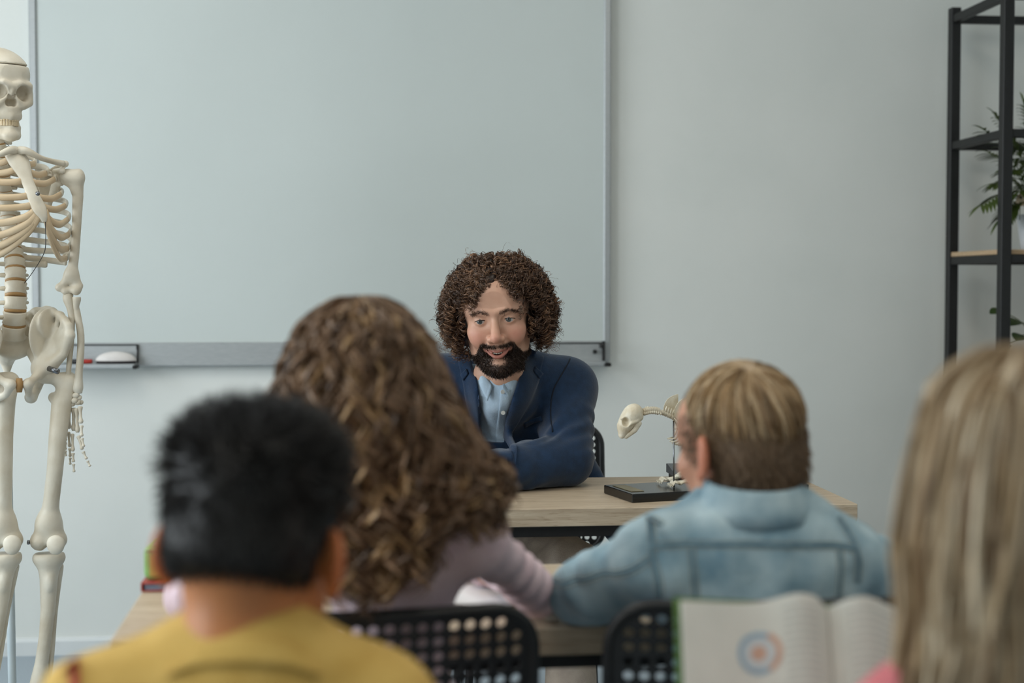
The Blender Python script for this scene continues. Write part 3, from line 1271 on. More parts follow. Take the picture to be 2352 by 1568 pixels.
nv_ = 22
hts = np.concatenate([np.linspace(.6, .7, 5), np.linspace(.8, 1.15, 12), np.linspace(1.45, 1.65, 5)])
edges = np.concatenate([[0], np.cumsum(hts)]) / hts.sum()
fwd = to_wld([0, -1, 0]) - to_wld([0, 0, 0])
lat = to_wld([1, 0, 0]) - to_wld([0, 0, 0])
for i in range(nv_):
    a, b = on_spine(edges[i]), on_spine(edges[i + 1])
    d = b - a
    f_ = i / (nv_ - 1)
    r = .012 + .0165 * f_ ** 1.2
    g = .11
    pts = [a + d * t for t in (g * .5, .14, .5, .86, 1 - g * .5)]
    V, Q, T = tube(pts, [r * .9, r * 1.02, r * .86, r * 1.02, r * .9], 16, flat=(1.0, .82), side=lat)
    vt = ob('vertebra', mesh_np('vertebra', V, Q, T), M_BONE, sk)
    m_ = a + d * .5 - fwd * r * .8
    mb = []
    V1 = tube([m_, m_ - fwd * .022 + np.array([0, 0, -.01]), m_ - fwd * .042 + np.array([0, 0, -.022])], [.008, .006, .004], 8)
    ob('spinous_process', mesh_np('spinous_process', *V1), M_BONE, vt)
    for s in (-1, 1):
        V1 = tube([m_ - fwd * .006, m_ + lat * s * (.020 + .008 * f_) - fwd * .012, m_ + lat * s * (.031 + .006 * f_) - fwd * .018], [.007, .005, .004], 8)
        ob('transverse_process', mesh_np('transverse_process', *V1), M_BONE, vt)
    if i < nv_ - 1:
        e = b
        dd = d / np.linalg.norm(d)
        tk = .0028 + .0016 * f_
        V1 = tube([e - dd * tk, e, e + dd * tk], [r * .92, r * .97, r * .92], 16, flat=(1.0, .82), side=lat)
        ob('disc', mesh_np('disc', *V1), M_DISC, sk)

# ---- sternum, ribs, cartilage
stn = [(28, 346, -.075), (44, 372, -.088), (60, 408, -.10), (76, 448, -.112), (90, 478, -.12), (99, 496, -.122), (102, 510, -.12)]
SP_ = np.array([sp(*q) for q in stn])
V, Q, T = tb(SP_, [.022, .024, .015, .0145, .016, .010, .005], 12, 40, (1.0, .38), lat)
stb = ob('sternum', mesh_np('sternum', V, Q, T), M_BONE, sk)
tube_ob('fixing_screw', [sp(86, 444, -.123), sp(87, 445, -.133)], [.005, .0046], M_CHROME, stb, 10)
ends = [(78, 378), (100, 400), (131, 414), (151, 449), (167, 475), (175, 506), (178, 540), (184, 571), (187, 594), (176, 592), (143, 602), (86, 606)]
backz = [352, 372, 394, 418, 443, 468, 494, 520, 546, 570, 590, 604]
wid = [.062, .088, .105, .116, .124, .129, .132, .133, .132, .127, .115, .095]
att = [.05, .22, .36, .50, .62, .72, .78, .80, .82]
stl = to_loc(SP_)
for i in range(12):
    zb = sp(20, backz[i], .06)[2]
    sb = to_loc(np.array([np.interp(zb, ss[::-1, 2], ss[::-1, k]) for k in range(3)]))
    zf = sp(ends[i][0], ends[i][1])[2]
    W_ = wid[i]
    fy = [-.05, -.065, -.078, -.088, -.092, -.092, -.085, -.072, -.058, -.045, -.02, .02][i]
    yb = sb[1] + .018
    cx = sb[0] * .5
    if i < 10:
        ctrl = [(cx + .018, yb, zb), (cx + W_ * .55, yb + .022, zb - .004), (cx + W_ * .95, yb - .035, zb + (zf - zb) * .3),
                (cx + W_, (yb + fy) / 2 - .012, zb + (zf - zb) * .62), (cx + W_ * .80, fy, zf)]
    elif i == 10:
        ctrl = [(cx + .018, yb, zb), (cx + W_ * .6, yb + .01, zb - .004), (cx + W_ * .98, yb - .045, zb - .012), (cx + W_ * .98, yb - .075, zf)]
    else:
        ctrl = [(cx + .018, yb, zb), (cx + W_ * .5, yb + .01, zb - .003), (cx + W_ * .85, yb - .02, zf)]
    P = spline(ctrl, 26)
    V, Q, T = tube(to_wld(P), np.concatenate([np.full(22, .0062), [.0066, .007, .0072, .0062]]), 8, flat=(1.15, .62), side=(0, 0, 1))
    r_ = ob('rib', mesh_np('rib', V, Q, T), M_BONE, sk)
    l_ = ob('rib', mesh_np('rib', mirror(V), Q[:, ::-1], T[:, ::-1]), M_BONE, sk)
    if i < 9:
        t = att[i]
        s0 = np.array([np.interp(t, np.linspace(0, 1, len(stl)), stl[:, k]) for k in range(3)])
        e = P[-1]
        k_ = .012 if i < 5 else .024 + .006 * (i - 5)
        for sg, pr in ((1, r_), (-1, l_)):
            ee = e * np.array([sg, 1, 1])
            m1 = ee * .62 + s0 * .38 + np.array([0, -.012, -k_ * .8])
            m2 = ee * .25 + s0 * .75 + np.array([0, -.010, -k_ * .55])
            PP = spline([ee, m1, m2, s0 + np.array([sg * .008, .004, 0])], 18)
            V, Q, T = tube(to_wld(PP), np.linspace(.0068, .0085 if i > 4 else .007, 18), 8, flat=(1.1, .55), side=(0, 0, 1))
            ob('cartilage', mesh_np('cartilage', V, Q, T), M_CART, pr, label='cream costal cartilage')

tube_ob('wire', [sp(*q) for q in [(104, 508, -.12), (105, 545, -.12), (103, 575, -.11), (90, 602, -.08), (70, 632, -.03), (56, 650, .0)]], .0009, M_BLKPL, sk, 5, res=24)
tube_ob('wire', [sp(10, 326, 0), sp(33, 345, -.06)], .0008, M_BLKPL, sk, 5)
# ---- shoulder girdle
tube_bone('clavicle', [sp(44, 346, -.08), sp(62, 347, -.085), (sp(92, 362, -.07)), sp(118, 370, -.045), sp(146, 376, -.02)],
          [.0105, .0085, .0062, .0062, .0075], n=10, res=22)
v = Vol(sp(70, 470, 0) - (.02, .06, .03), sp(165, 365, 0) + (.03, .14, .03), .0025)
a0, a1, a2 = sp(148, 378, .01), sp(134, 398, .03), sp(112, 470, .08)
v.chain([sp(150, 376, -.015), sp(140, 380, .03), sp(112, 396, .07)], [.008, .007, .006], .008)
v.chain([sp(143, 392, -.02), sp(126, 394, 0.02)], [.0075, .007], .008)
v.chain([sp(133, 412, .01), a2], [.012, .006], .01)
v.chain([sp(120, 400, .03), sp(84, 392, .095), sp(92, 455, .1), a2], [.006, .005, .005, .006], .006)
v.ell((sp(108, 424, .07)), (.030, .006, .034), .01, R=SKR @ rotm(0, 10, 35))
v.ell(sp(141, 412, .01), (.008, .012, .015), .008)
V, Q = v.mesh()
bone_both('scapula', V, Q)


# ---- arm
def arm_bones(T):
    v = Vol(np.minimum(sp(130, 690, 0), sp(195, 690, 0)) - (.02, .05, .02), sp(200, 385, 0) + (.02, .05, .02), .0025)
    v.ell(sp(157, 407, 0), (.021, .020, .020))
    v.ell(sp(181, 404, -.004), (.013, .014, .017), .012)
    v.chain([sp(173, 415), sp(179, 450), sp(176, 520), sp(171, 590), sp(164, 630)], [.019, .0125, .0105, .0105, .0125], .012)
    v.chain([sp(164, 630), sp(140, 660)], [.011, .009], .015)
    v.chain([sp(164, 630), sp(182, 656)], [.011, .009], .015)
    v.ell(sp(136, 660), (.009, .010, .008), .008)
    v.chain([sp(150, 669, -.004), sp(163, 664, -.002)], [.0085, .007], .006)
    v.ell(sp(175, 667, -.004), (.0115, .012, .011), .008)
    return v.mesh()


V, Q = arm_bones(None)
h1, h2 = bone_both('humerus', V, Q)
tube_ob('joint_screw', [sp(146, 408, -.005), sp(136, 404, .002)], .0035, M_BLKPL, h1, 8)
tube_bone('ulna', [sp(160, 668, .012), sp(156, 684), sp(162, 706), sp(165, 735), sp(163, 790), sp(158, 845), sp(156, 884), sp(157, 893)],
          [.010, .012, .0095, .0075, .0068, .006, .0065, .005], n=10, res=30)
tube_bone('radius', [sp(176, 682, -.006), sp(176, 689, -.006), sp(175, 703, -.004), sp(177, 718), sp(185, 765, -.004), sp(185, 810, -.004), sp(181, 860), sp(179, 890), sp(181, 904)],
          [.0098, .0098, .0072, .0082, .0084, .0086, .0092, .0125, .008], n=10, res=36)
for x, y, r in ((166, 909, .0072), (174, 908, .0082), (181, 914, .0066), (163, 919, .0068), (171, 920, .0082), (178, 924, .0078), (185, 925, .006), (166, 928, .0068)):
    c = sp(x, y, .004 * ((x * 7) % 3 - 1))
    v = Vol(c - .014, c + .014, .0022)
    v.ell(c, (r, r * .9, r * .85)).ell(c + (.003, 0, .003), (r * .6, r * .6, r * .6), .004)
    V, Q = v.mesh()
    bone_both('carpal', V, Q)
fing = [
    [(159, 934, .012), (158, 984, .016), (157, 992, .018), (160, 1026, .026), (160, 1030, .026), (161, 1048, .034), (161, 1051, .034), (161, 1066, .04)],
    [(169, 936, .004), (169, 989, .004), (166, 996, .002), (167.5, 1036, -.008), (167.5, 1040, -.008), (168.5, 1061, -.012), (169, 1065, -.012), (170, 1084, -.014)],
    [(176, 937, -.004), (178, 993, -.008), (180, 1001, -.01), (189, 1032, -.02), (191, 1037, -.022), (199, 1054, -.026), (201, 1058, -.026), (207, 1071, -.028)],
    [(184, 933, -.012), (186, 972, -.02), (187, 977, -.022), (187.5, 1002, -.03), (188, 1006, -.03), (192, 1026, -.036)],
    [(152, 936, .02), (150, 978, .026), (149, 986, .028), (150, 1012, .036), (150, 1016, .036), (150, 1032, .042), (150, 1035, .042), (151, 1047, .046)]]
for ch in fing:
    for j in range(0, len(ch), 2):
        a, b = sp(*ch[j]), sp(*ch[j + 1])
        r = .0062 if j == 0 else .0056 - .0006 * (j // 2)
        nm = 'metacarpal' if j == 0 else 'phalanx'
        tube_bone(nm, [a, a + (b - a) * .08, a + (b - a) * .3, a + (b - a) * .65, a + (b - a) * .88, b],
                  [r * .75, r, r * .66, r * .58, r * .95, r * .6], n=8, res=14)

# ---- pelvis
v = Vol(sp(-20, 960, 0) - (.04, .12, .0), sp(175, 700, 0) + (.03, .13, .02), .003)
hip = sp(108, 852, 0)
ilc = sp(108, 772, .03)
RI = SKR @ rotm(0, 18, 42)
v.ell(ilc, (.070, .010, .066), .012, R=RI)
v.ell(sp(118, 745, .02), (.05, .009, .036), .012, R=RI)
v.chain([sp(57, 732, .06), sp(78, 714, .055), sp(110, 711, .035), sp(140, 724, .0), sp(158, 748, -.025), sp(160, 772, -.03)],
        [.008, .0075, .0075, .008, .0085, .008], .01)
v.chain([sp(160, 772, -.028), sp(146, 812, -.02), sp(118, 838, -.01)], [.009, .011, .016], .015)
v.chain([sp(60, 755, .065), sp(64, 790, .06), sp(88, 826, .03)], [.012, .014, .018], .015)
for q in [(66, 726, .06), (84, 714, .05), (104, 712, .038), (122, 716, .02), (138, 724, .0), (150, 736, -.014), (158, 750, -.025), (161, 768, -.03), (156, 786, -.028)]:
    v.chain([sp(*q), sp(q[0] * .5 + 52, q[1] * .5 + 414, q[2] * .5 + .012), sp(106, 834, .004)], [.0065, .0065, .012], .010)
v.ell(hip - (.012, 0, -.004), (.024, .024, .026), .02)
v.chain([sp(95, 852, -.01), sp(76, 872, -.045), sp(64, 880, -.065)], [.014, .009, .011], .012)
v.chain([sp(64, 884, -.065), sp(66, 904, -.045), sp(70, 912, .0)], [.010, .008, .011], .01)
v.chain([sp(92, 862, .02), sp(84, 890, .03), sp(72, 912, .01)], [.016, .012, .013], .014)
V, Q = v.mesh()
pb, _ = bone_both('hip_bone', V, Q)
tube_ob('joint_bolt', [sp(112, 846, -.03), sp(133, 853, -.045)], .0065, M_CHROME, pb, 10)
v = Vol(sp(-60, 900, 0) - (.02, .1, .0), sp(110, 760, 0) + (.02, .16, .02), .003)
sc_ = sp(30, 785, .03)
v.ell(sc_ + (0, .01, -.01), (.046, .024, .03), .02, R=SKR).chain([sc_ + (-.02, .03, -.02), sc_ + (-.03, .06, -.045), sc_ + (-.03, .06, -.07)], [.028, .018, .009], .02, sc=(1, 1.4, 1))
v.ell(sc_ + (0, -.005, .012), (.026, .02, .014), .012, R=SKR)
V, Q = v.mesh()
bone('sacrum', V, Q)
syl = to_loc(sp(62, 884, -.066))
c = to_wld([0, syl[1], syl[2]])
tube_ob('pubic_disc', [c + np.array([0, 0, .016]), c, c - np.array([0, 0, .016])], [.007, .009, .006], M_DISC, sk, 10, label='tan cartilage disc')


# ---- legs: own end points for each side
def femur(hp, tr, shaft, med, latc):
    lo = np.min([hp, tr, *shaft, med, latc], 0) - .045
    hi = np.max([hp, tr, *shaft, med, latc], 0) + .045
    v = Vol(lo, hi, .0038)
    v.ell(hp, (.0225, .0225, .0225))
    v.chain([hp, (hp + tr) / 2 - (0, 0, .004), tr], [.015, .0155, .019], .012)
    v.chain([tr - (0, 0, .006), *shaft], [.021, .0235, .0205, .0185, .0185, .022], .016)
    v.ell(shaft[0] + (-.024, .012, .012), (.010, .010, .012), .012)
    for c in (med, latc):
        v.chain([shaft[-1], c], [.020, .019], .025)
        v.ell(c - (0, 0, .006), (.021, .029, .020), .012)
    v.cap((med + latc) / 2 - (0, .03, .02), (med + latc) / 2 - (0, -.03, .034), .008, .008, .008, True)
    return v.mesh()


def tibia(pl_, pr_, shaft):
    lo = np.min([pl_, pr_, *shaft], 0) - .04
    hi = np.max([pl_, pr_, *shaft], 0) + .04
    v = Vol(lo, hi, .0038)
    m = (pl_ + pr_) / 2
    v.chain([pl_, pr_], [.017, .017], .0, sc=(1, .75, 1.15))
    v.chain([m - (0, 0, .008), *shaft], [.027, .0205, .0165, .0145, .0155, .024], .022)
    v.ell(shaft[0] + (.006, -.018, -.004), (.009, .008, .018), .012)
    v.ell(shaft[-1] + (-.018, -.002, -.012), (.010, .012, .014), .01)
    v.cut_above(m[2] + .010)
    return v.mesh()


def leg(dx, right):
    e = (lambda x, y, d=0.0: sp(x + (0 if right else dx(y)), y, d + (0 if right else -.015)))
    hp, tr = e(100, 858), e(157, 874, .01)
    V, Q = femur(hp, tr, [e(142, 925), e(133, 1000, -.012), e(126, 1080, -.016), e(118, 1150, -.012), e(112, 1200, -.005)],
                 e(92, 1238, .0), e(131, 1236, -.002))
    fm = bone('femur', V, Q)
    tube_ob('knee_bolt', [e(80, 1245), e(64, 1245)], [.003, .003], M_CHROME, fm, 8)
    tube_ob('bolt_nut', [e(68, 1245), e(63, 1245)], [.0055, .0055], M_CHROME, fm, 6)
    pc_ = e(128, 1248, -.046)
    v = Vol(pc_ - .035, pc_ + .035, .0025)
    v.ell(pc_, (.0205, .0105, .020)).ell(pc_ - (0, 0, .012), (.013, .009, .013), .012)
    V, Q = v.mesh()
    bone('patella', V, Q)
    V, Q = tibia(e(94, 1280), e(131, 1279), [e(112, 1330, -.004), e(110, 1400, -.008), e(104, 1460, -.006), e(96, 1520), e(87, 1590)])
    bone('tibia', V, Q)
    tube_ob('fibula', [e(138, 1296, .02), e(136, 1310, .022), e(127, 1400, .02), e(119, 1500, .016), e(108, 1585, .012), e(106, 1605, .01)],
            [.008, .009, .006, .006, .008, .009], M_BONE, sk, 8, res=26)
    # foot bones hanging below the frame
    an = e(90, 1604, .0)
    v = Vol(an - (.08, .22, .09), an + (.08, .09, .03), .0035)
    v.ell(an + (0, 0, -.006), (.024, .026, .018)).chain([an + (0, .01, -.02), an + (0, .055, -.045)], [.02, .021], .02)
    v.chain([an + (.0, -.02, -.02), an + (.004, -.07, -.035)], [.022, .018], .02, sc=(.8, 1, 1.1))
    V, Q = v.mesh()
    ft = bone('ankle_bones', V, Q)
    for k in range(5):
        o_ = -.026 + .014 * k
        a = an + np.array([o_ * .8, -.075 + .004 * k, -.038 - .003 * k])
        b = a + np.array([o_ * .5, -.058 + .004 * k, -.016])
        c_ = b + np.array([o_ * .2, -.045 + .004 * k, -.006])
        tube_ob('metatarsal', [a, (a + b) / 2, b], [.0075, .005, .0075], M_BONE, ft, 8, res=8)
        tube_ob('toe', [b + (c_ - b) * .08, (b + c_) / 2, c_], [.0066, .0045, .0055], M_BONE, ft, 8, res=8)


leg(None, True)
leg(lambda y: -138 + 38 * min(1, max(0, (y - 850) / 400)) - (20 if y > 1280 else 0) * (y - 1280) / 250, False)

# ---- stand: steel rod, pale tube, five legged base
M_TUBE = mat('pale_blue_tube', (206, 216, 220), (194, 206, 212), .35, 10, metal=.1)
b0, b1 = sp(15, 885, .14), sp(28, 1560, .10)
bx_ = sp(22, 1200, .12)
tz = sp(15, 800, .13)[2]
tube_ob('support_rod', [sp(13, 798, .07), sp(14, 830, .09), sp(15, 890, .10)], .0055, M_CHROME, sk, 12)
tube_ob('stand_pole', [sp(15, 872, .10), (sp(28, 1560, .10) * 1.0), (sp(28, 1560, .10)[0] + .006, sp(28, 1560, .10)[1], .09)],
        [.0098, .0098, .0098], M_TUBE, sk, 16)
bb = np.array([sp(28, 1560, .10)[0] + .006, sp(28, 1560, .10)[1], .085])
tube_ob('stand_hub', [bb + (0, 0, .03), bb - (0, 0, .03)], [.024, .03], M_BLKPL, sk, 16)
for k in range(5):
    a = k * 2 * math.pi / 5 + .3
    d = np.array([math.cos(a), math.sin(a), 0])
    L = tube_ob('stand_leg', [bb, bb + d * .15 - (0, 0, .012), bb + d * .27 - (0, 0, .03)], [.016, .014, .012], M_BLKPL, sk, 10)
    e = bb + d * .265
    s2 = np.array([-d[1], d[0], 0])
    tube_ob('castor', [np.array([e[0], e[1], .0255]) - s2 * .012, np.array([e[0], e[1], .0255]) + s2 * .012], .025, M_BLKPL, L, 16)

# ============================================================ cat skeleton on its black board
CY = 3.06
cat_b = [atz(1452, 1154, .741), atz(1858, 1131, .741)]
cd = (cat_b[1] - cat_b[0])
cl = np.linalg.norm(cd)
cd /= cl
cn = np.array([-cd[1], cd[0], 0])
ang = math.atan2(cd[1], cd[0])
M_LACQ = mat('black_lacquer', (14, 14, 15), (10, 10, 11), .22, 20, spec=.6)
M_BRASS = mat('brass_plate', (150, 136, 100), (122, 108, 76), .4, 40, metal=.7)
ct = root('cat_skeleton', 'small mounted cat skeleton on a black board standing on the desk', 'skeleton', tuple(cat_b[0] + cd * cl / 2 + cn * .07))
ct.location.z = .7405
ROOTLOC[ct.name][2] = .7405
Mx = Matrix.Translation(Vector(cat_b[0])) @ Matrix.Rotation(ang, 4, 'Z')
Mx.translation.z = 0
bl = np.linalg.norm(atz(1396, 1146, .741) - cat_b[0])
MB().box((0, 0, .7405), (cl, .15, .759), .0012, Mx).ob('base_board', M_LACQ, ct, label='black lacquered base board')
MB().box((.0, .03, .7592), (.03, .13, .7602), 0, Mx @ Matrix.Translation(Vector((.012, 0, 0)))).ob('name_plate', M_BRASS, ct)


def cp(px, py, d=0.0):
    """point of the cat's middle plane, d away from it towards the wall"""
    k = (px - 1452) / (1858 - 1452)
    return at(px, py, 2.971 + (cat_b[1][1] - cat_b[0][1]) * k + .075 + d)


BZ = .7595
v = Vol(cp(1447, 960) - (.05, .05, .06), cp(1447, 960) + (.05, .05, .06), .0014)
cr = cp(1453, 953)
d1 = cp(1430, 1000) - cp(1462, 940)
d1[1] = 0
tilt = math.degrees(math.atan2(d1[2], d1[0]))
RC = rotm(0, -tilt, 0)
v.ell(cr, (.026, .0215, .0225), R=RC)
v.ell(cp(1437, 972), (.022, .017, .016), .014, R=RC)
v.chain([cp(1434, 980), cp(1429, 998)], [.0125, .0085], .01)
for s in (-1, 1):
    v.chain([cp(1428, 962, s * .014), cp(1446, 974, s * .022), cp(1462, 968, s * .021), cp(1469, 962, s * .016)], [.003, .0035, .003, .003], .004)
    v.ell(cp(1470, 958, s * .012), (.007, .006, .007), .004)
    v.ell(cp(1438, 969, s * .019), (.0085, .013, .0105), .002, True)
v.ell(cp(1428, 997), (.0035, .0035, .004), .002, True)
V, Q = v.mesh()
csk = ob('skull', mesh_np('cat_skull', V, Q), M_CATB, ct)
v = Vol(cp(1450, 985) - (.045, .04, .035), cp(1450, 985) + (.045, .04, .04), .0014)
for s in (-1, 1):
    v.chain([cp(1468, 972, s * .017), cp(1458, 988, s * .015), cp(1438, 1003, s * .006)], [.006, .0055, .0045], .006, sc=(1, 1.6, 1))
    v.chain([cp(1461, 974, s * .016), cp(1457, 966, s * .016)], [.004, .002], .004)
V, Q = v.mesh()
ob('jaw', mesh_np('cat_jaw', V, Q), M_CATB, csk)
for s in (-1, 1):
    tube_ob('fang', [cp(1437, 992, s * .008), cp(1441, 1000, s * .007)], [.0018, .0005], M_TEETH, csk, 6)
    for k in range(3):
        tube_ob('tooth', [cp(1444 + 4 * k, 987 - 5 * k, s * .012), cp(1447 + 4 * k, 992 - 5 * k, s * .012)], [.002, .0006], M_TEETH, csk, 6)
# spine from the neck to the tail
cs = np.array([cp(*q) for q in [(1477, 946), (1494, 942), (1512, 944), (1534, 953), (1556, 960), (1580, 948), (1620, 936), (1680, 930), (1740, 936), (1790, 950),
                                (1815, 985), (1826, 1035), (1832, 1085), (1850, 1108)]])
sp2 = spline(cs, 52)
for i in range(51):
    a, b = sp2[i], sp2[i + 1]
    d = b - a
    r = .0088 if i < 8 else (.0055 if i < 34 else max(.0016, .005 - .0002 * (i - 34)))
    V, Q, T = tube([a, a + d * .12, a + d * .5, a + d * .85, b - d * .02], [r * .7, r, r * .72, r, r * .7], 8)
    vt = ob('vertebra', mesh_np('cat_vertebra', V, Q, T), M_CATB, ct)
    if i < 34:
        m = a + d * .5
        hgt = .016 if 9 < i < 24 else (.010 if i in (1, 2) else .007)
        up = np.array([.3 * d[0] / np.linalg.norm(d) if i > 8 else 0, 0, 1])
        ob('spinous_process', mesh_np('cat_process', *tube([m, m + up * hgt], [r * .55, .0012], 6)), M_CATB, vt)
        if i < 9:
            for s in (-1, 1):
                ob('transverse_process', mesh_np('cat_wing', *tube([m, m + np.array([0, s * .011, -.005])], [r * .6, .0022], 6)), M_CATB, vt)
# ribs
for i in range(12):
    p = sp2[14 + int(i * 1.2)]
    for s in (-1, 1):
        w_ = .020 + .018 * min(1, i / 6)
        h = .045 + .03 * min(1, i / 7)
        P = [p, p + (.006, s * w_ * .8, -.008), p + (.012, s * w_, -h * .55), p + (.004, s * w_ * .6, -h * .95), p + (-.012, s * .006, -h * 1.05)]
        ob('rib', mesh_np('cat_rib', *tube(spline(P, 14), .0015, 6)), M_CATB, ct)
stc = spline([cp(1562, 992), cp(1600, 1010), cp(1660, 1018)], 10)
ob('sternum', mesh_np('cat_sternum', *tube(stc, .003, 6)), M_CATB, ct)


def blade(name, poly, d, th):
    c = np.mean([cp(*p, d) for p in poly], 0)
    P = [cp(*p, d) for p in poly]
    n = len(P)
    V = [c + (0, -th * .3, 0)] + P + [c + (0, th, 0)] + [q + (0, th, 0) for q in P]
    T = []
    for k in range(n):
        a, b = 1 + k, 1 + (k + 1) % n
        T += [(0, b, a), (n + 1, a + n + 1, b + n + 1), (a, b, b + n + 1), (a, b + n + 1, a + n + 1)]
    me = mesh_np(name, V, None, T, smooth=False)
    return ob(name, me, M_CATB, ct)


def arcpoly(pts, n=22):
    P = spline([*pts, pts[0]], n + 1)[:-1]
    return [tuple(p) for p in P]


blade('scapula', arcpoly([(1549, 968), (1527, 946), (1526, 930), (1536, 914), (1556, 905), (1558, 912), (1556, 935)]), .022, .003)
blade('scapula', arcpoly([(1566, 985), (1550, 950), (1554, 930), (1568, 916), (1592, 912), (1600, 925), (1588, 955)]), -.020, .003)


def limb(names, pts, rs):
    for i, nm in enumerate(names):
        a, b = pts[i], pts[i + 1]
        r = rs[i]
        ob(nm, mesh_np(nm, *tube(spline([a, a + (b - a) * .12, a + (b - a) * .5, a + (b - a) * .88, b], 12),
                                 np.interp(np.linspace(0, 1, 12), [0, .1, .3, .7, .9, 1], [r * 1.1, r * 1.35, r * .8, r * .75, r * 1.3, r]), 8)), M_CATB, ct)


def paw(c, dirx):
    c = np.array([c[0], c[1], BZ])
    for k in range(4):
        o_ = (k - 1.5) * .008
        a = c + (-.003 * dirx, o_ * .6, .016)
        b = c + (.018 * dirx, o_ * 1.1, .010)
        e = c + (.030 * dirx, o_ * 1.3, .014)
        g = c + (.036 * dirx, o_ * 1.35, .0035)
        f_ = ob('metapodial', mesh_np('metapodial', *tube([a, (a + b) / 2, b], [.0034, .0022, .0034], 6)), M_CATB, ct)
        ob('toe_bone', mesh_np('toe_bone', *tube([b, e], [.0028, .0022], 6)), M_CATB, f_)
        ob('toe_bone', mesh_np('toe_bone', *tube([e, g], [.0024, .0014], 6)), M_CATB, f_)
        ob('claw', mesh_np('claw', *tube([g + (0, 0, .004), g + (.004 * dirx, 0, .003), g + (.005 * dirx, 0, -.002)], [.0015, .001, .0004], 5)), M_CATB, f_)
    v_ = Vol(c - .018, c + (.018, .018, .034), .0022)
    v_.ell(c + (-.006 * dirx, 0, .018), (.008, .011, .006)).ell(c + (0, .003, .0135), (.006, .009, .005), .004)
    V, Q = v_.mesh()
    ob('carpal', mesh_np('carpal', V, Q), M_CATB, ct)


fp1, fp2 = cp(1552, 1108, .03), cp(1578, 1112, -.03)
fp1[2], fp2[2] = BZ + .02, BZ + .02
limb(['humerus', 'radius'], [cp(1552, 978, .022), cp(1606, 1036, .03), fp1 + (.006, 0, 0)], [.0055, .0042])
limb(['humerus', 'radius'], [cp(1566, 985, -.022), cp(1626, 1040, -.032), fp2 + (.006, 0, 0)], [.0055, .0042])
limb(['ulna'], [cp(1608, 1030, .033), fp1 + (.01, .006, 0)], [.0028])
limb(['ulna'], [cp(1630, 1034, -.035), fp2 + (.01, .006, 0)], [.0028])
paw(fp1, -1)
paw(fp2, -1)
for s in (-1, 1):
    limb(['pelvis_wing', 'pelvis_ramus'], [cp(1752, 940, s * .012), cp(1792, 962, s * .016), cp(1812, 990, s * .01)], [.0055, .005])
    hp = cp(1775 + 22 * (s < 0), 1112, s * .032)
    hp[2] = BZ + .02
    limb(['femur', 'tibia', 'hind_foot'], [cp(1788, 964, s * .02), cp(1742, 1030, s * .036), cp(1812, 1076, s * .034), hp], [.0058, .005, .0042])
    limb(['fibula'], [cp(1748, 1034, s * .04), cp(1816, 1074, s * .038)], [.0018])
    paw(hp, -1)
rp = cp(1547, 966)
rb = cp(1548, 1126, -.02)
tube_ob('support_rod', [rp, np.array([rb[0], rb[1], BZ])], .0018, M_CHROME, ct, 8, label='thin dark steel support rod')
rq = cp(1745, 940)
tube_ob('support_rod', [rq, np.array([rq[0], rq[1], BZ])], .0018, M_CHROME, ct, 8)

# ---- the dark folded case standing behind the cat's front paws
cs0 = atz(1551, 1128, .741)
bk = root('document_case', 'dark grey folded case lying on the desk behind the cat skeleton', 'case', (cs0[0] + .11, 3.30, .7405))
M_CASE = mat('grey_vinyl', (92, 94, 100), (70, 72, 78), .35, 30)
x0 = at(1545, 1100, 3.26)[0]
MB().box((x0 + .006, 3.225, .7405), (x0 + .22, 3.34, .7560), .004).ob('case_body', M_BLKPL, bk)
MB().prism([(3.225, .7565), (3.335, .7565), (3.335, .776), (3.325, .778), (3.22, .762)], x0, x0 + .225, 0).ob('case_lid', M_CASE, bk)
# ============================================================ people: shared parts
M_SKIN = mat('skin', (.94, .90, .88), rough=.48, scale=60, attr=True, sss=.12, bump=.06, bscale=350)
M_HAIR = mat('hair_strands', (.82, .80, .78), rough=.42, scale=40, attr=True, spec=.35)
M_EYE = mat('eyeball', (.97, .97, .97), rough=.12, scale=80, attr=True, coat=.6)
M_LTOOTH = mat('human_teeth', (226, 220, 208), (212, 204, 190), .25, 120)
M_SOLE = mat('shoe_sole', (200, 198, 192), (186, 184, 178), .7, 60)
M_SHOE = mat('shoe_leather', (46, 42, 42), (34, 31, 31), .5, 40)


UPL = [(-.0285, -.0755, -.0600), (-.017, -.0895, -.0655), (-.006, -.0950, -.0672), (0, -.0952, -.0680), (.006, -.0950, -.0672), (.017, -.0895, -.0655), (.0285, -.0755, -.0600)]
LOL = [(-.0280, -.0750, -.0608), (-.018, -.0875, -.0720), (-.007, -.0930, -.0793), (0, -.0938, -.0802), (.007, -.0930, -.0793), (.018, -.0875, -.0720), (.0280, -.0750, -.0608)]


